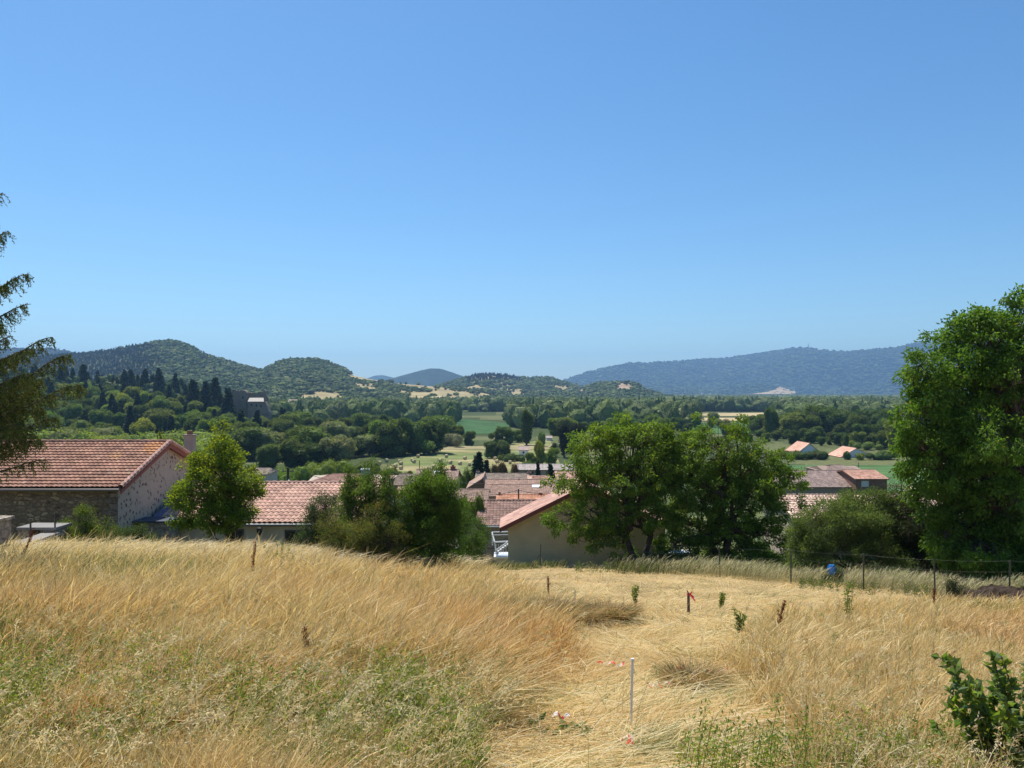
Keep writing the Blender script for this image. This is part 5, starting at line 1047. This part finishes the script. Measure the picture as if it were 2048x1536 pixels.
def fgr2(rng, n): y = rng.uniform(33, 60, n); px = 1230+rng.random(n)**.8*1070; return (px-1024)/FPX*y, y
rough(4, 50000, 'orchard_grass', 'shaded rough grass under the walnut trees beyond the fence', fgr2, [(.10, .14, .05), (.2, .19, .09), (.07, .10, .04)], .55)

def crest_grass():
    rng = np.random.default_rng(55); n = 17000; px = rng.uniform(-200, 960, n); de = np.interp(px, *DE); y = de+1.5-5.5*rng.random(n)**1.3; x = (px-1024)/FPX*y
    k = fbm(x*.9, y*.9, 44) > .42-.1*rng.random(n); px, x, y = px[k], x[k], y[k]; n = len(x); a = rng.normal(.1, .5, n); H = rng.uniform(.35, .92, n)
    c = np.array([(.62, .55, .36), (.70, .62, .42), (.52, .44, .26)])[rng.integers(0, 3, n)]*(.8+.4*rng.random((n, 1)))
    m = M(); ribbons(m, np.stack([x, y, ground(x, y)], -1), H, np.stack([np.cos(a), np.sin(a)], -1)*rng.uniform(.35, 1.0, n)[:, None], .34, .0085*(.6+.6*rng.random(n)), c, rng, 6, np.ones(n, bool), c*1.1)
    tag(m.build('plumed_grass', GRASS), 'pale feathery grass heads along the crest of the meadow at left', 'grass', kind='stuff')
crest_grass()
def fence_grass():
    rng = np.random.default_rng(57); n = 26000; px = rng.uniform(1180, 2450, n); de = np.interp(px, *DE); y = de+2.5-6.5*rng.random(n); x = (px-1024)/FPX*y
    k = (rng.random(n) < smooth(1180, 1450, px)*smooth(.30, .45, fbm(x*.9, y*.9, 45)+.1)) & off_soil(x, y) & ~((np.abs(px-1663) < 22) & (rng.random(n) < .9)); px, x, y = px[k], x[k], y[k]; n = len(x); a = rng.normal(.1, .5, n); H = rng.uniform(.3, 1.0, n)*(.5+1.0*fbm(x*.8, y*.8, 46))
    c = np.array([(.46, .42, .26), (.56, .50, .33), (.24, .28, .12), (.34, .36, .18), (.40, .36, .22)])[rng.integers(0, 5, n)]*(.75+.4*rng.random((n, 1)))
    m = M(); ribbons(m, np.stack([x, y, ground(x, y)], -1), H, np.stack([np.cos(a), np.sin(a)], -1)*rng.uniform(.1, .6, n)[:, None], .25, .009*(.6+.6*rng.random(n)), c, rng, 5, rng.random(n) < .6, c*1.2)
    tag(m.build('fence_grass', GRASS), 'uncut grey-green and straw grass standing along the wire fence', 'grass', kind='stuff')
fence_grass()
def panicles():
    rng = np.random.default_rng(56); n = 4200; q = rng.random(n); y = 1/(q*(1/3.6-1/20.)+1/20.); px = rng.uniform(-250, 2300, n); x = (px-1024)/FPX*y; k = rng.random(n) > mown(x, y)*.97; x, y = x[k], y[k]; n = len(x)
    H = rng.uniform(.5, .9, n)*np.where(pxof(x, y) > 1450, .8, 1); a = rng.normal(.1, 1.0, n); l = rng.uniform(.1, .75, n); dr = rng.uniform(.15, .4, n); B = np.stack([x, y, ground(x, y)], -1); L = np.stack([np.cos(a), np.sin(a)], -1)*l[:, None]
    c = np.array([(.66, .56, .33), (.58, .44, .22), (.74, .66, .44), (.36, .36, .16)])[rng.integers(0, 4, n)]*(.8+.35*rng.random((n, 1)))
    m = M(); ribbons(m, B, H, L, dr, .0022*(1+y/9), c, rng, 7)
    per = 16; ix = np.repeat(np.arange(n), per); t = .76+.25*rng.random(n*per)
    P = B[ix]+np.stack([np.zeros(n*per), np.zeros(n*per), H[ix]*(t-dr[ix]*t**3)], -1); P[:, :2] += L[ix]*(H[ix]*t**1.7)[:, None]; P += rng.normal(0, .011, P.shape)*(1.15-t[:, None])*4
    d = np.concatenate([L[ix], np.full((n*per, 1), .2)], 1)+rng.normal(0, .5, (n*per, 3)); cards(m, P, d, .020*(.7+.6*rng.random(n*per))*(1+y[ix]/14), .0055*(1+y[ix]/12), c[ix]*1.08, rng)
    tag(m.build('seeding_grass', GRASS), 'branched pale seed heads standing among the dry grass', 'grass', kind='stuff')
    n = 900; y = 1/(rng.random(n)*(1/4.-1/26.)+1/26.); px = rng.uniform(700, 2100, n); x = (px-1024)/FPX*y; B = np.stack([x, y, ground(x, y)+rng.uniform(.04, .22, n)], -1); a = rng.random(n)*6.28; m = M()
    ribbons(m, B, rng.uniform(.02, .12, n), np.stack([np.cos(a), np.sin(a)*.6], -1)*rng.uniform(3, 9, n)[:, None], .1, .004*(1+y/8), np.array([(.80, .72, .50)])*(.8+.3*rng.random((n, 1))), rng, 3)
    tag(m.build('broken_straw', GRASS), 'long pale broken straws lying across the trodden grass', 'grass', kind='stuff')
panicles()
# low leafy weeds in the foreground (uncountable)
def weeds(seed, n, name, label, boxes, cols, hmax, leaf):
    rng = np.random.default_rng(seed); m = M(); P = []; C_ = []
    for (px0, px1, y0, y1, k) in boxes:
        kk = int(k*n); px = rng.uniform(px0, px1, kk); y = rng.uniform(y0, y1, kk); x = (px-1024)/FPX*y; g = fbm(x*1.1, y*1.1, 80+seed); ok = rng.random(kk) < smooth(.36, .72, g)*smooth(-.1, .35, np.minimum((px-px0)/300, (px1-px)/300)+rng.random(kk)*.3)*.8+.03; P.append(np.stack([x, y, ground(x, y)], -1)[ok])
    P = np.concatenate(P); s = len(P); hs_ = hmax*(.35+.65*rng.random(s)); per = 26; idx = np.repeat(np.arange(s), per); t = rng.random(s*per)
    c = P[idx]+np.stack([rng.normal(0, .035, s*per)+.10*t*hs_[idx], rng.normal(0, .035, s*per), t*hs_[idx]], -1)
    d = rng.normal(0, 1, (s*per, 3))+[0, 0, .3]; cols = np.asarray(cols); cc = cols[rng.integers(0, len(cols), s)][idx]*(.7+.6*rng.random((s*per, 1)))
    cards(m, c, d, leaf*(.6+.8*rng.random(s*per)), leaf*.42, cc, rng); B = P.copy(); ribbons(m, B, hs_, np.tile([[.12, .0]], (s, 1)), .05, np.full(s, .006), np.tile([[.13, .16, .05]], (s, 1)), rng, 2)
    print(name, s); tag(m.build(name, LEAF), label, 'weeds', kind='stuff')
weeds(1, 15000, 'green_weeds', 'low leafy green weeds growing through the dry grass in the foreground', [(-200, 520, 4.2, 7.2, .34), (480, 950, 4.2, 6.8, .20), (700, 900, 5.0, 6.6, .12), (100, 420, 13, 17, .12), (820, 980, 9, 12, .1), (1350, 2050, 4.2, 5.4, .03)], [(.20, .29, .05), (.27, .34, .07), (.14, .22, .045), (.30, .31, .10)], .60, .030)
weeds(2, 2200, 'verge_weeds', 'green weeds along the foot of the fence', [(1150, 1650, 33, 37, .4), (1600, 2150, 25, 29.5, .45), (30, 110, 20, 22, .15)], [(.11, .16, .06), (.14, .19, .06), (.08, .12, .05)], .5, .06)

# single plants standing out of the grass
def stalk(name, label, px, D, h, kind, group=None, seed=0, lean=.12):
    rng = np.random.default_rng(900+seed); b = on(px, D); root = empty(name, b, label, {'dock': 'dock plant', 'weed': 'weed', 'sapling': 'sapling'}[kind] if kind in ('dock', 'weed', 'sapling') else kind, group)
    st = M(); lv = M(); top = b+[h*lean, 0, h]; t = np.linspace(0, 1, 7)[:, None]; p = b*(1-t)+top*t; p[:, 0] += .03*np.sin(t[:, 0]*5)
    if kind == 'dock':
        st.tube(p, .004*(1-t[:, 0])+.002, 5, (.22, .08, .045)); n = 200; u = .55+.45*rng.random(n); c = b*(1-u[:, None])+top*u[:, None]+rng.normal(0, .009, (n, 3))
        cards(lv, c, rng.normal(0, 1, (n, 3)), .016, .013, np.array([.20, .055, .035])*(.6+.8*rng.random((n, 1))), rng)
        for q in range(5):
            u = .45+.1*q; a = b*(1-u)+top*u; e = a+[rng.normal(0, .03), rng.normal(0, .03), .12]; st.tube([a, e], .003, 4, (.22, .08, .045)); cards(lv, a+(e-a)*rng.random((40, 1))+rng.normal(0, .01, (40, 3)), rng.normal(0, 1, (40, 3)), .02, .017, np.tile([[.19, .055, .035]], (40, 1)), rng)
        part(st, 'stem', BARK, root); part(lv, 'seed_head', LEAF, root)
    elif kind == 'weed':
        for q in range(6):
            e = top+rng.normal(0, .16*h, 3)*[1, 1, .5]; pp, r = limb(b, e, .006, .002, rng, .05, 6, .05); st.tube(pp, r, 4, (.14, .15, .05)); n = 34; u = .15+.85*rng.random(n); i = (u*5).astype(int).clip(0, 4)
            cards(lv, pp[i]+(pp[i+1]-pp[i])*rng.random((n, 1))+rng.normal(0, .012, (n, 3)), rng.normal(0, 1, (n, 3)), .06*(.6+.7*rng.random(n)), .026, np.array([.19, .25, .07])*(.7+.6*rng.random((n, 1))), rng)
        part(st, 'stem', BARK, root); part(lv, 'leaves', LEAF, root)
    return root
stalk('dock_plant', 'rusty red dock seed stalk at the far left of the tall grass', 28, 15.5, 1.12, 'dock', 'dock stalks in the meadow', 1, .35)
stalk('dock_plant', 'dark red upright dock seed stalk in the middle left of the meadow', 503, 14, 1.06, 'dock', 'dock stalks in the meadow', 2, .06)
stalk('dock_plant', 'thin brown dock stalk at the edge of the trodden grass near the shrubs', 1095, 17, .7, 'dock', 'dock stalks in the meadow', 3, .03)
stalk('dock_plant', 'reddish leaning dock stalk right of the trodden grass', 1545, 11, .72, 'dock', 'dock stalks in the meadow', 4, .25)
stalk('dock_plant', 'brown dock stalk near the small thorny bush by the fence', 1866, 17, .7, 'dock', 'dock stalks in the meadow', 5, .05)
stalk('dock_plant', 'dark thin stalk in the lower left middle of the tall grass', 612, 7, .62, 'dock', 'dock stalks in the meadow', 6, .0)
stalk('weed_plant', 'leafy bush-like weed standing in the grass below the second fence post', 1695, 14, .80, 'weed', None, 7, .05)
stalk('weed_plant', 'small bright green weed right of the red ribbon stake', 1478, 12, .42, 'weed', None, 8, .05)
stalk('weed_plant', 'tiny leafy weed left of the red ribbon stake', 1272, 17, .45, 'weed', None, 9, .0)
stalk('weed_plant', 'thin leafy weed in the dry grass below the brown shrub', 560, 18, .95, 'weed', None, 10, .1)
stalk('weed_plant', 'leafy weed in the dry grass between the barn side and the shrubs', 1440, 17, .36, 'weed', None, 11, .1)['label'] = 'slender green weed between the ribbon stake and the big leafy weed'
def broad(name, label, cat, px, D, h, n, leaf, lw, col, seed, spread=.18, ns=10):
    rng = np.random.default_rng(seed); b = on(px, D); root = empty(name, b, label, cat); st = M(); lv = M()
    for q in range(ns):
        e = b+np.array([np.clip(rng.normal(0, spread), -spread*1.25, spread*2), rng.normal(0, spread*.7), h*rng.uniform(.35, 1)]); pp, r = limb(b+rng.normal(0, .06, 3)*[1, 1, 0], e, .007, .003, rng, .08, 7, .06); st.tube(pp, r, 5, (.13, .11, .06)); k = n//ns; u = .3+.7*rng.random(k); i = (u*6).astype(int).clip(0, 5)
        cards(lv, pp[i]+(pp[i+1]-pp[i])*rng.random((k, 1)), rng.normal(0, .8, (k, 3))+[0, 0, .15], leaf*(.6+.8*rng.random(k)), lw, np.asarray(col)[rng.integers(0, len(col), k)]*(.75+.5*rng.random((k, 1))), rng)
    part(st, 'stem', BARK, root); part(lv, 'leaves', LEAF, root); return root
broad('oak_sapling', 'bright green oak sapling in the lower right corner', 'sapling', 2030, 4.7, .95, 2600, .062, .040, [(.17, .22, .04), (.19, .29, .05), (.13, .20, .09)], 5, .27, 28)
broad('oak_sapling', 'small oak shoot left of the corner sapling', 'sapling', 1935, 4.9, .66, 220, .065, .04, [(.13, .25, .03), (.20, .32, .03)], 6, .14, 9)
broad('dock_leaves', 'clump of broad green leaves at the left edge of the trodden patch', 'weed', 985, 6.9, .26, 160, .11, .05, [(.09, .19, .04), (.13, .24, .05)], 7, .12, 12)
broad('nettle_clump', 'low green leafy clump just left of the white stake', 'weed', 1105, 6.0, .12, 80, .09, .05, [(.14, .20, .10), (.10, .18, .05)], 8, .16, 9)
# white umbel flower
b = on(168, 8.0); tz = -(1312-HOR)/FPX*8.0; rt = empty('wild_carrot', b, 'single white umbel flower above the orange grass at left', 'flower'); st = M(); st.tube([b, b+[.02, 0, (tz-b[2])*.5], [b[0], b[1], tz-.05]], .004, 5, (.14, .18, .06)); fl = M(); rf_ = np.random.default_rng(3)
for q in range(26):
    a, r2 = rf_.random()*6.28, .055*math.sqrt(rf_.random()); c = np.array([b[0]+r2*math.cos(a), b[1]+r2*math.sin(a), tz]); st.tube([[b[0], b[1], tz-.05], c], .0015, 4, (.14, .18, .06)); cards(fl, c+rf_.normal(0, .006, (14, 3)), rf_.normal(0, 1, (14, 3)), .012, .01, np.tile([[.8, .8, .76]], (14, 1)), rf_)
part(st, 'stem', BARK, rt); part(fl, 'flower_head', LEAF, rt)

# ------------------------------------------------------------------ stakes, tape, fence, wall, soil
D = 6.0; p = on(1262, D); tz = -(1320-HOR)/FPX*D; m = M(); hw = .0145
rt = empty('white_stake', p, 'thin white plastic stake standing upright in the trodden grass', 'stake')
m.tube([p-[0, 0, .3], p+[.004, 0, (tz-p[2])*.5], [p[0]+.012, p[1], tz]], [.0095, .0095, .0095], 10, (.92, .87, .82)); part(m, 'pole', METAL, rt)
m = M().tube([[p[0]+.012, p[1], tz-.002], [p[0]+.012, p[1], tz+.012]], [.014, .012], 10, (.8, .8, .82)); part(m, 'cap', METAL, rt)
D = 16.0; p = on(1377, D); rt = empty('wooden_stake', p, 'short dark wooden stake tied with a red ribbon', 'stake')
q_ = M().box(p+[0, 0, .18], (.045, .045, .52), (.12, .08, .07), rz=.3, top=.9); q_.tube([p+[.02, 0, .40], p+[-.03, 0, .50]], .012, 5, (.12, .08, .07)); part(q_, 'post', WOOD, rt)
rb = M(); a = np.linspace(0, 6.28, 10); rb.tube(np.stack([p[0]+.03*np.cos(a), p[1]+.03*np.sin(a), p[2]+.42+0*a], -1), .012, 5, (.75, .03, .07))
for dx, dz in ((.08, -.06), (.05, .06), (.11, -.14)):
    rb.add([p+[.02, -.03, .41], p+[.02, -.03, .45], p+[.02+dx, -.06, .45+dz], p+[.02+dx, -.05, .41+dz]], [[0, 1, 2, 3]], (.75, .03, .07))
part(rb, 'ribbon', TAPE, rt)
D = 17.5; p = on(1150, D); rt = empty('thin_stake', p, 'tiny pale stake left of the mown tussock', 'stake'); part(M().box(p+[0, 0, .16], (.03, .02, .42), (.6, .55, .45), top=.8), 'post', WOOD, rt)
def tape(px, row, ln, seed, label, turn=0.4):
    rng = np.random.default_rng(seed); P = hit(px, row); P[2] += .09; ln *= 1.5; n = 14; t = np.linspace(0, 1, n); a = turn+np.cumsum(rng.normal(0, .5, n)); xy = np.cumsum(np.stack([np.cos(a), np.sin(a)*.6], -1)*ln/n, 0); z = .02+.05*np.abs(np.sin(t*7+seed)); tw = np.sin(t*5+seed)*.9
    m = M(); L = P+np.stack([xy[:, 0], xy[:, 1], z], -1); w_ = .02; o = np.stack([np.zeros(n), w_*np.cos(tw), w_*np.sin(tw)], -1); V = np.stack([L-o, L+o], 1).reshape(-1, 3); i = np.arange(n-1)*2
    F = np.stack([i, i+1, i+3, i+2], -1); c = np.where(((np.arange(n-1)//3) % 2)[:, None] == 0, np.array([[.78, .06, .05]]), np.array([[.85, .83, .82]])); m.add(V, F, c)
    tag(m.build('barrier_tape', TAPE, loc=P), label, 'tape', 'scraps of red and white tape in the trodden grass')
tape(1345, 1362, .45, 1, 'twisted red and white barrier tape lying on the grass tussock', -.9)
tape(1290, 1400, .20, 2, 'short crumpled red and white tape scrap right of the white stake')
tape(1375, 1388, .26, 3, 'red tape end just below the tussock with the twisted tape', -.2)
tape(1188, 1350, .28, 4, 'red and white tape scrap left of and behind the white stake top', -.1)
tape(1092, 1462, .18, 5, 'pinkish tape scrap beside the low green clump', 0)
tape(1250, 1525, .14, 6, 'red tape scrap at the foot of the white stake', 0)
# tussock with tape
near_gr = np.random.default_rng(12)
for (px, D, n, rad, hh, lab) in [(1385, 8.0, 1500, .22, .34, 'dry grass tussock holding the twisted tape'), (1205, 14.5, 2600, .55, .42, 'uncut olive-brown grass tussock in the trodden patch'), (1080, 13.5, 3500, .8, .62, 'tall reddish grass tuft left standing beside the trodden patch')]:
    b = on(px, D); a = near_gr.random(n)*6.28; r = rad*np.sqrt(near_gr.random(n)); x = b[0]+r*np.cos(a); y = b[1]+r*np.sin(a); B = np.stack([x, y, ground(x, y)], -1); m = M()
    c = np.array([(.42, .27, .12), (.34, .24, .10), (.5, .37, .18), (.2, .2, .08)])[near_gr.integers(0, 4, n)]*(.7+.6*near_gr.random((n, 1)))
    ribbons(m, B, hh*(.5+.6*near_gr.random(n)), np.stack([np.cos(a), np.sin(a)], -1)*(.9*r/rad)[:, None]+near_gr.normal(0, .2, (n, 2)), .3, np.full(n, .006+.0004*D), c, near_gr, 4)
    tag(m.build('grass_tussock', GRASS, loc=b), lab, 'tussock', 'grass tussocks in the trodden patch')
# fence
posts = [(960, 40.5, 1.2), (1081, 39.0, 1.25), (1188, 37.0, 1.3), (1303, 34.8, 1.25), (1440, 32.0, 1.25), (1582, 29.6, 1.3), (1727, 27.4, 1.32), (1871, 25.6, 1.32), (2018, 24.2, 1.32), (2170, 23.0, 1.32)]
p = on(1582, 29.6); fr = empty('wire_fence', p, 'wire fence on thin dark posts along the bottom of the meadow', 'fence')
tops = []
for i, (px, D, h_) in enumerate(posts):
    b = on(px, D); tilt = near_gr.normal(0, .02, 2); t_ = b+[tilt[0], tilt[1], h_]; tops.append((b, t_)); m = M(); m.tube([b-[0, 0, .4], t_], [.028, .025], 6, (.045, .05, .045)); part(m, 'post', METAL, fr)
m = M().tube([tops[1][0]+[-.5, 0, 0], tops[1][0]*.4+tops[1][1]*.6], .02, 5, (.045, .05, .045)); part(m, 'brace', METAL, fr)
m = M()
for (a, b), (c, d) in zip(tops[:-1], tops[1:]):
    for f_ in (.98, .72, .45, .2):
        s = a*(1-f_)+b*f_; e = c*(1-f_)+d*f_; t = np.linspace(0, 1, 6)[:, None]; pp = s*(1-t)+e*t; pp[:, 2] -= .03*np.sin(np.pi*t[:, 0]); m.tube(pp, .0012, 4, (.10, .10, .09), cap=False)
part(m, 'wire', METAL, fr)
# dug soil on the right
SOIL = mat('dug_soil', 1.0, bump=1, bscale=5, noise=.4, nscale=4, spec=.02)
m = M(); xs = np.linspace(0, 1, 60); wv_ = np.linspace(-1, 1, 14); A = on(1880, 24.3); B_ = on(2260, 20.0)
cc = A[None]*(1-xs[:, None])+B_[None]*xs[:, None]; dirn = unit((B_-A)[None])[0]; nrm = np.array([-dirn[1], dirn[0], 0])
V = cc[:, None]+nrm[None, None]*(wv_*.75)[None, :, None]; V[..., 2] = ground(V[..., 0], V[..., 1])-.05+(1-wv_**2)[None]*(.16+.40*smooth(0, .3, xs))[:, None]*(.5+1.0*fbm(V[..., 0]*3, V[..., 1]*3, 33, 4))
i = np.arange(59)[:, None]*14; j = np.arange(13)[None]; F = np.stack([i+j, i+14+j, i+15+j, i+1+j], -1).reshape(-1, 4)
m.add(V.reshape(-1, 3), F, np.array([.060, .045, .034])*(.6+.8*near_gr.random((len(F), 1)))); 
for q in range(260):
    u = near_gr.random(); c = A*(1-u)+B_*u+nrm*near_gr.normal(0, .4); c[2] = ground(c[0], c[1])+.42*near_gr.random()*(.3+.7*min(1, u*3)); s = near_gr.uniform(.03, .12); m.add(ICO_V*s*(1+.5*(near_gr.random((len(ICO_V), 1))-.5))+c, ICO_F, np.array([.075, .056, .043])*near_gr.uniform(.5, 1.3))
tag(m.build('soil_mound', SOIL), 'long mound of freshly dug dark soil beside the fence at right', 'soil', kind='stuff')
# stone garden wall at the left with slabs
D = 20.5; rt = empty('garden_wall', on(50, D), 'low stone garden wall with a concrete coping at the far left', 'wall')
a0, a1 = W(-60, 1122, 19.0), W(110, 1062, 25.0); m = M(); t_ = .18
def wallseg(m, a, b, th, zb, zt_off=0, col=(.5, .5, .5)):
    d = unit((b-a)[None]*[1, 1, 0])[0]; n = np.array([-d[1], d[0], 0])*th; V = [a-n, b-n, b+n, a+n]; lo_ = [np.array([v[0], v[1], zb]) for v in V]; m.add(np.array(V+lo_), [[0, 1, 2, 3], [7, 6, 5, 4], [0, 4, 5, 1], [1, 5, 6, 2], [2, 6, 7, 3], [3, 7, 4, 0]], col)
wallseg(m, a0-[0, 0, .11], a1-[0, 0, .11], t_, -8); part(m, 'wall', STONE2, rt)
m = M(); d = unit((a1-a0)[None]*[1, 1, 0])[0]; n = np.array([-d[1], d[0], 0])*.26; m.add(np.array([a0-n, a1-n, a1+n, a0+n, a0-n-[0, 0, .1], a1-n-[0, 0, .1], a1+n-[0, 0, .1], a0+n-[0, 0, .1]]), [[0, 1, 2, 3], [7, 6, 5, 4], [0, 4, 5, 1], [1, 5, 6, 2], [2, 6, 7, 3], [3, 7, 4, 0]], (.27, .25, .225)); part(m, 'coping', RENDERW, rt)
m = M(); p = W(-12, 1040, 19.5); m.box((p[0], 19.5, p[2]-1.0), (.55, .5, 2.0), (.5, .5, .5)); m.box((p[0], 19.5, p[2]+.03), (.66, .6, .07), (.42, .40, .37)); part(m, 'pillar', STONE2, rt)
m = M(); a, b = W(30, 1058, 24.5), W(110, 1056, 24.5); m.box(((a[0]+b[0])/2, 25.0, a[2]), (b[0]-a[0], .9, .08), (.26, .245, .225)); o = m.build('stone_slab', RENDERW); tag(o, 'pale flat slab on blocks behind the stone garden wall', 'slab')
m = M(); m.box((a[0]+.2, 24.9, a[2]-.65), (.35, .6, 1.2), (.5, .5, .5)); m.box((b[0]-.2, 24.9, a[2]-.65), (.35, .6, 1.2), (.5, .5, .5)); part_ = m.build('block', STONE2, o)
for px, t0, D in [(61, 1037, 22.5), (110, 1025, 24.6)]:
    b = W(px, 1072, D); tag(M().tube([W(px, 1090, D), W(px, t0, D)], .025, 6, (.05, .045, .045)).build('metal_post', METAL), 'thin dark post on the garden wall, '+('left one' if px < 80 else 'right one'), 'post')
# blue ball-like tub, white box and ragged cloth
b = W(1663, 1139, 33.0); m = M(); th = np.linspace(0, math.pi, 9)
m.tube([[b[0], b[1], b[2]-.20+.40*k/8] for k in range(9)], [.13+.06*math.sin(math.pi*k/8) for k in range(9)], 14, (.03, .22, .62)); tag(m.build('blue_drum', METAL, smooth_=True, loc=b), 'small bright blue drum behind the fence below the rounded bush', 'drum')
D = 43; a = W(1355, 1104, D); m = M().box(a-[0, 0, .9], (1.3, .8, 1.7), (.3, .3, .3)); m2 = M().box(a, (1.4, .9, .07), (.75, .77, .8)); rt = empty('white_topped_box', a-[0, 0, 1.7], 'grey box with a white lid in the shade under the walnuts', 'box'); part(m, 'body', RENDERW, rt); part(m2, 'lid', METAL, rt)
a = W(902, 1092, 29.5); rr = np.random.default_rng(8); xs = np.linspace(0, 1, 14); top_ = np.interp(xs, [0, .15, .3, .5, .7, .85, 1], [.05, .12, .18, .12, .2, .3, .02])+rr.normal(0, .02, 14); m = M()
V = []
for q, u in enumerate(xs):
    for r_ in range(5): V.append([a[0]-.30+.60*u, a[1]+.06*math.sin(q*1.1+r_), a[2]-.10*(1-.3*rr.random())+(.10+top_[q])*r_/4])
i = np.arange(13)[:, None]*5; j = np.arange(4)[None]; F = np.stack([i+j, i+5+j, i+6+j, i+1+j], -1).reshape(-1, 4); m.add(V, F, (.75, .72, .68)); tag(m.build('ragged_cloth', TAPE, loc=a), 'ragged white cloth caught beside the right end of the dark shrub', 'cloth')
# utility poles with wires
def pole(px, row_top, D, label, r=.13, arm=True):
    a = W(px, row_top, D); b = on(px, D); rt = empty('utility_pole', b, label, 'utility pole'); part(M().tube([b-[0, 0, .3], a], [r, r*.75], 8, (.07, .055, .045)), 'pole', WOOD, rt)
    if arm:
        m = M(); m.box(a-[0, 0, .35], (1.1, .1, .1), (.1, .09, .08)); 
        for dx in (-.45, 0, .45): m.tube([a+[dx, 0, -.3], a+[dx, 0, -.08]], .05, 6, (.35, .33, .3))
        part(m, 'crossarm', WOOD, rt)
    return a
pa = pole(576, 935, 75, 'wooden utility pole standing behind the ridge of the pink roof', .16)
pb = pole(1037, 978, 74, 'thin dark utility pole above the orange roof strip', .08, False)
pc = pole(1803, 944, 110, 'thin dark pole in front of the green crop field beside the big walnut', .09, False)
pd = pole(1717, 925, 240, 'thin far pole at the edge of the green crop field', .12, False)
pe = pole(839, 921, 200, 'thin far pole at the edge of the hay field', .12, False)
m = M()
def wire(a, b, sag):
    t = np.linspace(0, 1, 14)[:, None]; p = np.asarray(a)*(1-t)+np.asarray(b)*t; p[:, 2] -= sag*4*(t*(1-t))[:, 0]; return p
for a, b, s, lab in [(pa+[-.4, 0, 0], W(380, 960, 70), .8, 'dark overhead wire from the wooden pole towards the barn chimney'), (pa+[.4, 0, 0], W(760, 968, 80), .6, 'dark overhead wire from the wooden pole towards the shrubs'), (pb-[0, 0, .1], W(1130, 982, 76), .3, 'dark overhead wire right of the thin pole over the tan roof'), (pb-[0, 0, .1], W(905, 985, 78), .4, 'dark overhead wire left of the thin pole over the tan roofs'), (W(905, 963, 90), W(1130, 965, 90), .3, 'upper dark overhead wire crossing the village roofs')]:
    tag(M().tube(wire(a, b, s), .022, 4, (.05, .05, .05)).build('overhead_wire', METAL), lab, 'wire')
a = W(578, 963, 74); m = M(); m.tube([a+[0, 0, -.12], a+[0, 0, 0], a+[0, 0, .16]], [.05, .16, .04], 8, (.8, .8, .8)); m.tube([a, [pa[0], 75, a[2]+.2]], .03, 5, (.4, .4, .4)); tag(m.build('street_lamp', METAL), 'small white lamp head on the wooden utility pole', 'lamp')
a = W(732, 946, 92); m = M(); m.box(a, (1.0, .9, .8), (.45, .47, .5)); m.box(a+[0, 0, .45], (1.2, 1.1, .1), (.6, .6, .62)); m.box(a-[0, 0, 3], (.9, .8, 5.2), (.45, .4, .38)); tag(m.build('rendered_chimney', RENDERW), 'pale grey chimney stack rising behind the tall shrub shoots', 'chimney')

# ------------------------------------------------------------------ haze
hz = M().box((0, 7100, 0), (34000, 14800, 1), (1, 1, 1))
hz.v[0][:, 2] = np.where(hz.v[0][:, 2] < 0, -34, 720)
ho = hz.build('haze', []); ho['kind'] = 'stuff'; ho['label'] = 'thin blue summer haze filling the valley'; ho['category'] = 'haze'
hm = bpy.data.materials.new('haze'); hm.use_nodes = True; t = hm.node_tree; t.nodes.remove(t.nodes['Principled BSDF']); pv = t.nodes.new('ShaderNodeVolumePrincipled'); pv.inputs['Color'].default_value = (.36, .63, 1.0, 1); pv.inputs['Density'].default_value = HAZE; pv.inputs['Anisotropy'].default_value = 0.3
t.links.new(pv.outputs[0], t.nodes['Material Output'].inputs['Volume']); ho.data.materials.append(hm)
